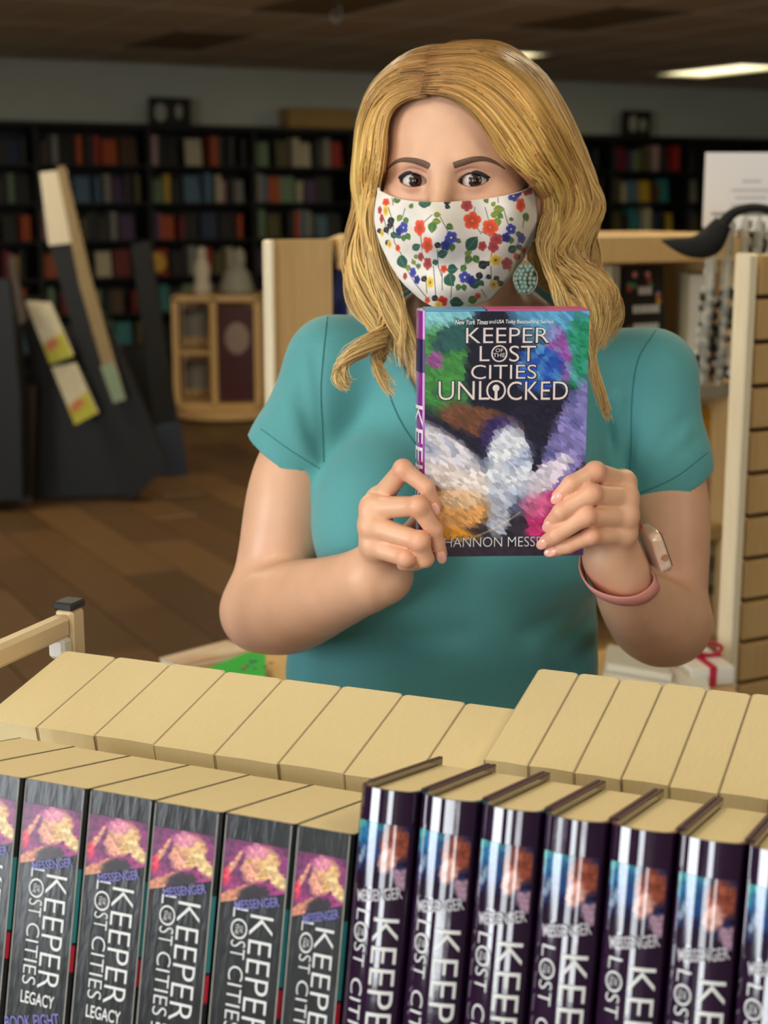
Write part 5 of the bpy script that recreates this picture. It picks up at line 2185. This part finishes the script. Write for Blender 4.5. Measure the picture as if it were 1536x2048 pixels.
def cover_text(s, x0, y0, x1, y1, m=M_LETW, name='title_lettering', lift=.0009, outline=True, **k):
    a0, b0 = cpx(x0, y1)
    a1, b1 = cpx(x1, y0)
    f = lambda l: (lambda a_, b_: np.c_[a_, np.full_like(a_, -l), b_])
    if outline:
        e = .0011
        kk = dict(k)
        kk['offset'] = k.get('offset', 0) + .035
        part('letter_outline', text_box(G(), s, f(lift - .0003), a0 - e * .7, a1 + e, b0 - e, b1 + e * .6, **kk), mat('letter_outline', (34, 26, 44), .4), hb)  # dark printed outline behind the letters
    part(name, text_box(G(), s, f(lift), a0, a1, b0, b1, **k), m, hb)


M_TITLE = mat('title_silver', (226, 214, 212), .28)
cover_text('New York Times', 910, 639, 976, 649, name='tagline', outline=False, shear=.25, offset=.012)
cover_text('and', 978, 639, 991, 647, name='tagline', outline=False)
cover_text('USA Today', 993, 639, 1032, 649, name='tagline', outline=False, shear=.25, offset=.012)
cover_text('Bestselling Series', 1034, 639, 1106, 649, name='tagline', outline=False, offset=.008)
cover_text('KEEPER', 932, 655, 1098, 686, M_TITLE, offset=-.008)
cover_text('L', 959, 692, 979, 722, M_TITLE, offset=-.008)
cover_text('O', 982, 690, 1015, 724, M_TITLE, offset=-.02)
cover_text('OF', 991, 697, 1006, 704, M_TITLE, outline=False)
cover_text('THE', 986, 706, 1010, 714, M_TITLE, outline=False)
cover_text('ST', 1018, 691, 1072, 723, M_TITLE, offset=-.008)
cover_text('CITIES', 942, 729, 1073, 758, M_TITLE, offset=-.008)
cover_text('UNL', 877, 762, 979, 800, M_TITLE, offset=-.008)
cover_text('O', 972, 760, 1012, 801, M_TITLE, offset=-.02)
cover_text('CKED', 1014, 762, 1136, 800, M_TITLE, offset=-.008)
kx, kz = cpx(992, 776)
part('keyhole', G().ell((kx, -.0009, kz), (.0032, .0003, .0032), 14, 6).box((kx, -.0009, kz - .0055), (.0026, .0004, .009)), M_TITLE, hb)
cover_text('SHANNON MESSENGER', 876, 1072, 1152, 1094, mat('name_silver', (214, 220, 232), .3), 'author_lettering', offset=-.014)

# ================================================================== WATCH
M_RGOLD = mat('rose_gold', (240, 208, 184), .3, metal=.25)
M_BAND = mat('pink_silicone', (244, 166, 158), .5)
M_GLASS = mat('watch_glass', (12, 12, 14), .06, coat=1.0)
A1, A2 = at(1288, 1076, 1.372), at(1318, 1160, 1.380)
axl = A2 - A1
Lw = np.linalg.norm(axl)
axl /= Lw
vw = (CAM - A1)
vw /= np.linalg.norm(vw)
nrm = np.cross(vw, axl)
nrm /= np.linalg.norm(nrm)
if nrm[0] < 0:
    nrm = -nrm
wdp = np.cross(axl, nrm)
if wdp[1] < 0:
    wdp = -wdp
# tip the case so that its face turns a little away from the camera
ca, sa = math.cos(.30), math.sin(.30)
nrm, wdp = nrm * ca + wdp * sa, wdp * ca - nrm * sa
wc0 = (A1 + A2) / 2 + wdp * .017
MW = np.stack([axl, wdp, nrm], 1)
wl = Lw - .002


def rounded(lx, ly, r, n=6):
    pts = []
    for (cx, cy, a0) in ((lx / 2 - r, ly / 2 - r, 0), (-lx / 2 + r, ly / 2 - r, 90), (-lx / 2 + r, -ly / 2 + r, 180), (lx / 2 - r, -ly / 2 + r, 270)):
        for k in range(n + 1):
            q = math.radians(a0 + 90 * k / n)
            pts.append((cx + r * math.cos(q), cy + r * math.sin(q)))
    return pts


def wlayer(layers):
    g = G()
    pts = [np.array([(x, y, h) for (x, y) in rounded(wl - 2 * i, .036 - 2 * i, .009 - i)]) @ MW.T + wc0 - PB for (h, i) in layers]
    n = len(pts[0])
    V_ = np.concatenate(pts)
    F_ = []
    for l in range(len(pts) - 1):
        for j in range(n):
            k = (j + 1) % n
            F_.append((l * n + j, l * n + k, (l + 1) * n + k, (l + 1) * n + j))
    F_.append(tuple(range(n))[::-1])
    F_.append(tuple(range((len(pts) - 1) * n, len(pts) * n)))
    return g.add(V_, F_)


pen = 1.0
for _ in range(12):
    cs = np.array([(x, y, -.006) for (x, y) in rounded(wl, .036, .009)]) @ MW.T + wc0
    pen = sd_arms(cs).min()
    wc0 = wc0 + nrm * float(np.clip(.0005 - pen, 0, .003))
watch = part('wristwatch', wlayer([(-.0065, .003), (-.005, .001), (-.001, 0), (.0030, 0), (.0045, .001)]), M_RGOLD, woman, False)
part('watch_face', wlayer([(.0045, .0012), (.0057, .0022), (.0062, .004)]), M_GLASS, watch)
cwn = np.array([.004, -.018, .0]) @ MW.T + wc0
part('crown', G().tube([cwn - PB - wdp * -.001, cwn - PB - wdp * .0022], .0035, 16), mat('rose_gold_dark', (196, 150, 124), .35, metal=.6), watch)
part('side_button', G().box(np.array([-.009, -.0181, 0]) @ MW.T + wc0 - PB, (.011, .0012, .003), .0005, MW), M_RGOLD, watch)
# band: ring around the wrist, running from one end of the case to the other
ctr = [A2 + wdp * .017 - nrm * .001, at(1311, 1165, 1.402), at(1297, 1180, 1.392), at(1268, 1188, 1.383), at(1238, 1184, 1.379), at(1212, 1170, 1.382),
       at(1197, 1148, 1.394), at(1198, 1118, 1.415), at(1222, 1088, 1.430), at(1255, 1074, 1.428), A1 + wdp * .017 - nrm * .001]
bp = catmull(np.array(ctr), 64)
fa = R_ARM['fore'][-1] - R_ARM['fore'][3]
fa /= np.linalg.norm(fa)
wv = np.tile(-fa, (64, 1))
cb = bp.mean(0)
outn = bp - cb
outn -= wv * (outn * wv).sum(1)[:, None]
outn /= np.linalg.norm(outn, axis=1)[:, None]
hwid = .0130
for _ in range(8):
    pen = np.minimum.reduce([sd_arms(bp + wv * w_) for w_ in (-hwid, 0, hwid)])
    bp = bp + outn * np.clip(.0022 - pen, 0, .004)[:, None]
rows_ = []
for (o_, w_) in ((0, -hwid), (.0014, -hwid * .92), (.0019, 0), (.0014, hwid * .92), (0, hwid), (-.0006, 0), (0, -hwid)):
    rows_.append(bp + outn * o_ + wv * w_)
part('watch_band', G().grid(np.array(rows_).transpose(1, 0, 2) - PB), M_BAND, watch, True)

# ================================================================== EARRINGS
M_BEADT = mat('mint_bead', (164, 196, 184), .25, coat=.5)
M_WIRE = mat('silver_wire', (190, 186, 170), .3, metal=.8)


def earring(px, py, Y, rx, rz, n, topy):
    c = at(px, py, Y)
    a = np.linspace(0, 2 * np.pi, 41)
    # teardrop outline
    rr_ = rx * (1 - .42 * np.clip(np.cos(a), 0, 1) ** 2)
    path = np.c_[rr_ * np.sin(a), 0 * a, rz * np.cos(a)]
    e = part('earring', G().tube(path + c - PB, .0007, 6), M_WIRE, woman, True)
    g = G()
    k = 0
    r_ = .0024
    z = -rz + .003
    while z < rz * .9:
        wmax = rx * math.sqrt(max(0, 1 - (z / rz) ** 2)) * (.86 if z < 0 else .86 - .35 * z / rz)
        x = -wmax
        while x <= wmax + 1e-6:
            j = rng.uniform(-.0006, .0006, 3)
            part('bead', None, None, None) if False else g.ell(c - PB + np.array([x, 0, z]) + j, (r_, r_, r_), 8, 6)
            x += r_ * 1.95
        z += r_ * 1.7
    tag(part('beads', g, M_BEADT, e, True), kind='stuff')
    part('ear_wire', G().tube([c - PB + np.array([0, 0, rz]), at(px + 2, topy, Y + .006) - PB, at(px + 3, topy - 12, Y + .014) - PB], .0006, 5), M_WIRE, e, True)


earring(1051, 556, 1.488, .0118, .0160, 60, 505)
earring(805, 552, 1.500, .0042, .0120, 20, 515)

# ================================================================== HAIR
def gp(q):
    px, py, k = q
    return at(px, py, k) if k > 1 else hit(sd_head, px, py, 1.33, 1.75, k)


R_G = [[(846, 185, .007), (900, 196, .010), (945, 228, .012), (978, 272, .013), (1003, 312, .014), (1035, 334, .014), (1068, 344, .016), (1098, 360, .020), (1116, 410, 1.515), (1104, 455, 1.50), (1086, 495, 1.49), (1092, 545, 1.475), (1112, 590, 1.46), (1140, 640, 1.45), (1160, 700, 1.445)],
       [(848, 169, .011), (915, 172, .014), (975, 205, .016), (1025, 262, .018), (1062, 318, .020), (1095, 365, .024), (1112, 410, 1.52), (1104, 460, 1.505), (1090, 505, 1.495), (1104, 550, 1.48), (1135, 595, 1.465), (1165, 640, 1.455), (1180, 700, 1.45), (1178, 760, 1.45)],
       [(853, 147, .013), (935, 146, .016), (1005, 182, .018), (1060, 245, .022), (1100, 315, .028), (1130, 370, 1.535), (1135, 420, 1.53), (1110, 470, 1.515), (1100, 515, 1.505), (1136, 560, 1.49), (1178, 600, 1.475), (1192, 645, 1.465), (1182, 710, 1.46), (1208, 800, 1.455), (1222, 845, 1.455)],
       [(859, 125, .013), (955, 122, .016), (1030, 165, .02), (1085, 235, .026), (1125, 310, 1.55), (1155, 370, 1.55), (1166, 425, 1.545), (1130, 480, 1.53), (1130, 525, 1.52), (1176, 570, 1.505), (1212, 605, 1.49), (1205, 645, 1.48), (1185, 690, 1.47), (1185, 740, 1.465)],
       [(866, 105, .014), (975, 104, .016), (1058, 152, 1.56), (1112, 230, 1.57), (1150, 305, 1.575), (1178, 370, 1.575), (1192, 415, 1.57), (1160, 485, 1.555), (1164, 532, 1.545), (1208, 575, 1.53), (1234, 610, 1.515), (1220, 650, 1.50), (1195, 690, 1.49)],
       [(892, 96, 1.55), (990, 94, 1.57), (1080, 150, 1.60), (1130, 230, 1.61), (1165, 310, 1.615), (1188, 370, 1.615), (1192, 425, 1.61), (1178, 490, 1.595), (1188, 540, 1.585), (1218, 585, 1.57), (1232, 615, 1.555), (1222, 660, 1.54), (1200, 700, 1.53)],
       [(900, 92, 1.59), (1000, 95, 1.63), (1085, 160, 1.66), (1135, 250, 1.67), (1160, 340, 1.67), (1170, 430, 1.665), (1165, 520, 1.655), (1180, 590, 1.645), (1190, 640, 1.63)],
       [(905, 95, 1.62), (990, 110, 1.68), (1050, 200, 1.71), (1080, 320, 1.72), (1090, 440, 1.715), (1095, 540, 1.70), (1110, 620, 1.69)]]
L_G = [[(856, 190, .006), (815, 200, .009), (785, 222, .011), (771, 262, .012), (766, 310, .013), (760, 350, .014), (750, 385, 1.50), (738, 425, 1.495), (742, 470, 1.49), (756, 515, 1.48), (778, 560, 1.475), (800, 605, 1.465), (805, 650, 1.45), (795, 690, 1.44), (800, 740, 1.435)],
       [(855, 174, .008), (800, 184, .012), (762, 215, .014), (744, 262, .016), (738, 315, .018), (735, 360, 1.525), (732, 405, 1.52), (726, 450, 1.51), (734, 500, 1.50), (750, 550, 1.49), (775, 600, 1.475), (800, 650, 1.46), (818, 700, 1.445), (822, 760, 1.44)],
       [(858, 150, .010), (795, 160, .014), (752, 200, .018), (730, 255, 1.54), (722, 315, 1.545), (720, 365, 1.545), (726, 410, 1.54), (722, 455, 1.53), (712, 505, 1.52), (716, 555, 1.51), (738, 605, 1.495), (765, 650, 1.475), (752, 690, 1.455), (700, 712, 1.445), (674, 738, 1.44), (682, 765, 1.44), (700, 776, 1.44)],
       [(864, 126, .010), (800, 136, .016), (748, 180, 1.57), (722, 240, 1.58), (714, 310, 1.585), (712, 365, 1.585), (720, 410, 1.58), (718, 455, 1.57), (702, 510, 1.56), (700, 560, 1.545), (722, 612, 1.525), (750, 655, 1.50), (762, 700, 1.475), (752, 735, 1.46), (768, 765, 1.455), (792, 788, 1.45)],
       [(872, 106, 1.55), (815, 116, 1.57), (760, 158, 1.61), (728, 225, 1.63), (716, 305, 1.635), (712, 365, 1.63), (716, 420, 1.62), (710, 470, 1.61), (698, 525, 1.60), (704, 580, 1.585), (730, 625, 1.565), (765, 670, 1.54), (790, 720, 1.51)],
       [(880, 98, 1.58), (830, 108, 1.63), (780, 160, 1.67), (750, 240, 1.68), (735, 330, 1.68), (730, 420, 1.67), (735, 510, 1.66), (760, 590, 1.64), (790, 640, 1.62)],
       [(892, 95, 1.62), (860, 115, 1.68), (830, 200, 1.72), (820, 320, 1.725), (820, 430, 1.715), (840, 540, 1.70), (870, 620, 1.68)]]
HM = 38


def sheets(Gd):
    return np.array([catmull(np.array([gp(q) for q in g_]), HM) for g_ in Gd])


def sample(S, u, idx=None):
    """interpolate guide curves; u (n,) -> (n,HM,3)  (u may be (n,HM))"""
    k = len(S)
    Q = np.concatenate([(2 * S[:1] - S[1:2]), S, (2 * S[-1:] - S[-2:-1])])
    if u.ndim == 1:
        u = np.repeat(u[:, None], HM, 1)
    u = np.clip(u, 0, k - 1 - 1e-6)
    i = u.astype(int)
    f = (u - i)[..., None]
    j = np.arange(HM)[None]
    a, b, c, d = Q[i, j], Q[i + 1, j], Q[i + 2, j], Q[i + 3, j]
    return .5 * (2 * b + (c - a) * f + (2 * a - 5 * b + 4 * c - d) * f ** 2 + (3 * b - a - 3 * c + d) * f ** 3)


hcen = h2w((0, .02, .0))
tt = np.linspace(0, 1, HM)


def strands(S, n, seed, loose=1.0):
    r = np.random.default_rng(seed)
    k = len(S)
    # more strands where the camera sees them
    u = (k - 1) * r.random(n) ** 1.15
    ncl = (k - 1) * 7
    uc = (np.floor(u / (k - 1) * ncl) + .5) / ncl * (k - 1)
    cid = np.floor(u / (k - 1) * ncl).astype(int)
    cl_ = np.clip((tt - .18) / .5, 0, 1) ** 1.0 * .62
    U = u[:, None] + (uc - u)[:, None] * cl_[None]
    # the ends gather into a few locks
    lock = np.round(uc * 1.0) if k < 8 else np.round(uc * 1.0)
    U = U + (lock[:, None] - U) * (np.clip((tt - .50) / .45, 0, 1) ** 1.3 * .80)[None]
    P_ = sample(S, U)
    ph = r.random(ncl + 1) * 6.28
    am = r.uniform(.2, 1.0, ncl + 1)
    out = P_ - hcen
    out /= np.linalg.norm(out, axis=2)[..., None]
    side = np.cross(np.gradient(P_, axis=1), out)
    side /= np.linalg.norm(side, axis=2)[..., None] + 1e-9
    env = np.clip((tt - .15) / .5, 0, 1)[None]
    wav = np.sin(tt[None] * 17 + ph[cid][:, None]) * am[cid][:, None]
    wav2 = np.sin(tt[None] * 13 + 2 * ph[cid][:, None]) * am[cid][:, None]
    thick = r.uniform(-.009, .004, n)[:, None] * env + r.uniform(.000, .004, n)[:, None] * (1 - env)
    js = r.normal(0, .0022, n)[:, None] * (.35 + env)
    fine = np.sin(tt[None] * r.uniform(8, 22, n)[:, None] + r.random(n)[:, None] * 6.28) * r.uniform(0, .0011, n)[:, None]
    js = js + r.normal(0, .0018, n)[:, None] * np.clip(1 - tt / .10, 0, 1)[None]
    P_ = P_ + out * (thick + wav * .0060 * env + fine)[..., None] * loose + side * (js + wav2 * .0052 * env + fine)[..., None] * loose
    # stay outside the head
    d = sd_head(P_.reshape(-1, 3)).reshape(P_.shape[:2])
    P_ = P_ + out * np.clip(.0035 - d, 0, .02)[..., None]
    # different lengths
    end = r.uniform(.80, 1.0, n)
    kk = tt[None] * end[:, None] * (HM - 1)
    i = np.minimum(kk.astype(int), HM - 2)
    f = (kk - i)[..., None]
    a = np.take_along_axis(P_, i[..., None].repeat(3, 2), 1)
    b = np.take_along_axis(P_, (i + 1)[..., None].repeat(3, 2), 1)
    return a + (b - a) * f, cid, r


def hair_mesh(name, groups):
    Vs_, Fs_, Cs_ = [], [], []
    base = 0
    for (P_, rad, col) in groups:
        n, m = P_.shape[:2]
        T = np.gradient(P_, axis=1)
        T /= np.linalg.norm(T, axis=2)[..., None] + 1e-9
        a = P_ - hcen
        s_ = np.cross(T, a)
        s_ /= np.linalg.norm(s_, axis=2)[..., None] + 1e-9
        b_ = np.cross(s_, T)
        ring_ = []
        for j in range(3):
            th_ = 2 * math.pi * j / 3 + math.pi / 2
            ring_.append(P_ + rad[..., None] * (math.cos(th_) * s_ + math.sin(th_) * b_))
        V_ = np.stack(ring_, 2)                    # n,m,3,3
        idx = np.arange(n * m * 3).reshape(n, m, 3) + base
        for j in range(3):
            k = (j + 1) % 3
            Fs_.append(np.stack([idx[:, :-1, j], idx[:, :-1, k], idx[:, 1:, k], idx[:, 1:, j]], -1).reshape(-1, 4))
        Vs_.append(V_.reshape(-1, 3))
        Cs_.append(np.repeat(col[:, :, None], 3, 2).reshape(-1, 3))
        base += n * m * 3
    me = fast_mesh(name, np.concatenate(Vs_) - PB, np.concatenate(Fs_))
    set_color(me, np.concatenate(Cs_))
    return me


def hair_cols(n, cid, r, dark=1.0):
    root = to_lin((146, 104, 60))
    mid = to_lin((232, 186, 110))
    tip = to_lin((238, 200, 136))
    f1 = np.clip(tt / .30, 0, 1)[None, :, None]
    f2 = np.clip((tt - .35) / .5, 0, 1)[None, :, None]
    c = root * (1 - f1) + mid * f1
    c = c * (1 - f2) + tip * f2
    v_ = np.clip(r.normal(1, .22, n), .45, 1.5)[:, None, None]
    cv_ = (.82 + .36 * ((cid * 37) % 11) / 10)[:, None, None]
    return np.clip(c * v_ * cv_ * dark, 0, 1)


SR, SL = sheets(R_G), sheets(L_G)
groups = []
BK_G = [R_G[-1],
        [(905, 95, 1.64), (960, 120, 1.70), (990, 220, 1.735), (1000, 340, 1.74), (1005, 450, 1.735), (1010, 550, 1.72), (1020, 645, 1.70)],
        [(900, 95, 1.63), (900, 120, 1.70), (910, 220, 1.74), (915, 340, 1.745), (920, 450, 1.735), (925, 550, 1.72), (930, 645, 1.70)], L_G[-1]]
SB = sheets(BK_G)
for S, n, sd in ((SR, 2500, 1), (SL, 2100, 2), (SB, 420, 3)):
    P_, cid, r = strands(S, n, sd)
    rad = (.00085 * np.clip(1.25 - tt, .25, 1) * np.clip(tt / .04 + .4, 0, 1))[None] * r.uniform(.7, 1.25, n)[:, None]
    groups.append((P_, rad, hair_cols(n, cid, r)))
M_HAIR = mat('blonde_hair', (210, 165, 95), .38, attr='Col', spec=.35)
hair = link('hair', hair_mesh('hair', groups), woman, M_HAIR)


# inner body of the hair, under the strands
def sd_cap(p):
    q = w2h(p)
    d = sd_ell(q, (0, .022, .038), (.0825, .103, .0975))
    z = q[:, 2]
    face = np.where(z > 0, np.sqrt((q[:, 0] / .068) ** 2 + (z / .088) ** 2) - 1, np.abs(q[:, 0]) / .068 - 1) * .06
    face = np.maximum(face, q[:, 1] + .012)
    d = np.maximum(d, -face)
    return np.maximum(d, -.045 - z)


Vc, Qc = polygonize(sd_cap, HC - np.array([.11, .13, .07]), HC + np.array([.11, .14, .15]), .0025)
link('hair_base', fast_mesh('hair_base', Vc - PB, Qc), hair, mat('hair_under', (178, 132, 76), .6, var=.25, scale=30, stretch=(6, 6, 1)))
g = G()
for S in (SR, SL, SB):
    k = len(S)
    for u in np.arange(.6 if S is not SB else .1, k - (.6 if S is not SB else 1), .5 if S is not SB else .16):
        c_ = sample(S, np.array([u]))[0][6:27]
        o_ = c_ - hcen
        o_ /= np.linalg.norm(o_, axis=1)[:, None]
        tq = np.linspace(0, 1, len(c_))
        g.tube((c_ - o_ * .007 - PB)[::2], (.0085 * np.clip(1.15 - tq ** 2, .2, 1) * np.clip(tq / .15, .3, 1))[::2], 6)
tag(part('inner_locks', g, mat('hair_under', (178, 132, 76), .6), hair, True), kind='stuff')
print('tris approx', sum(len(p.vertices) - 2 for o in COL.objects if o.type == 'MESH' for p in []) )
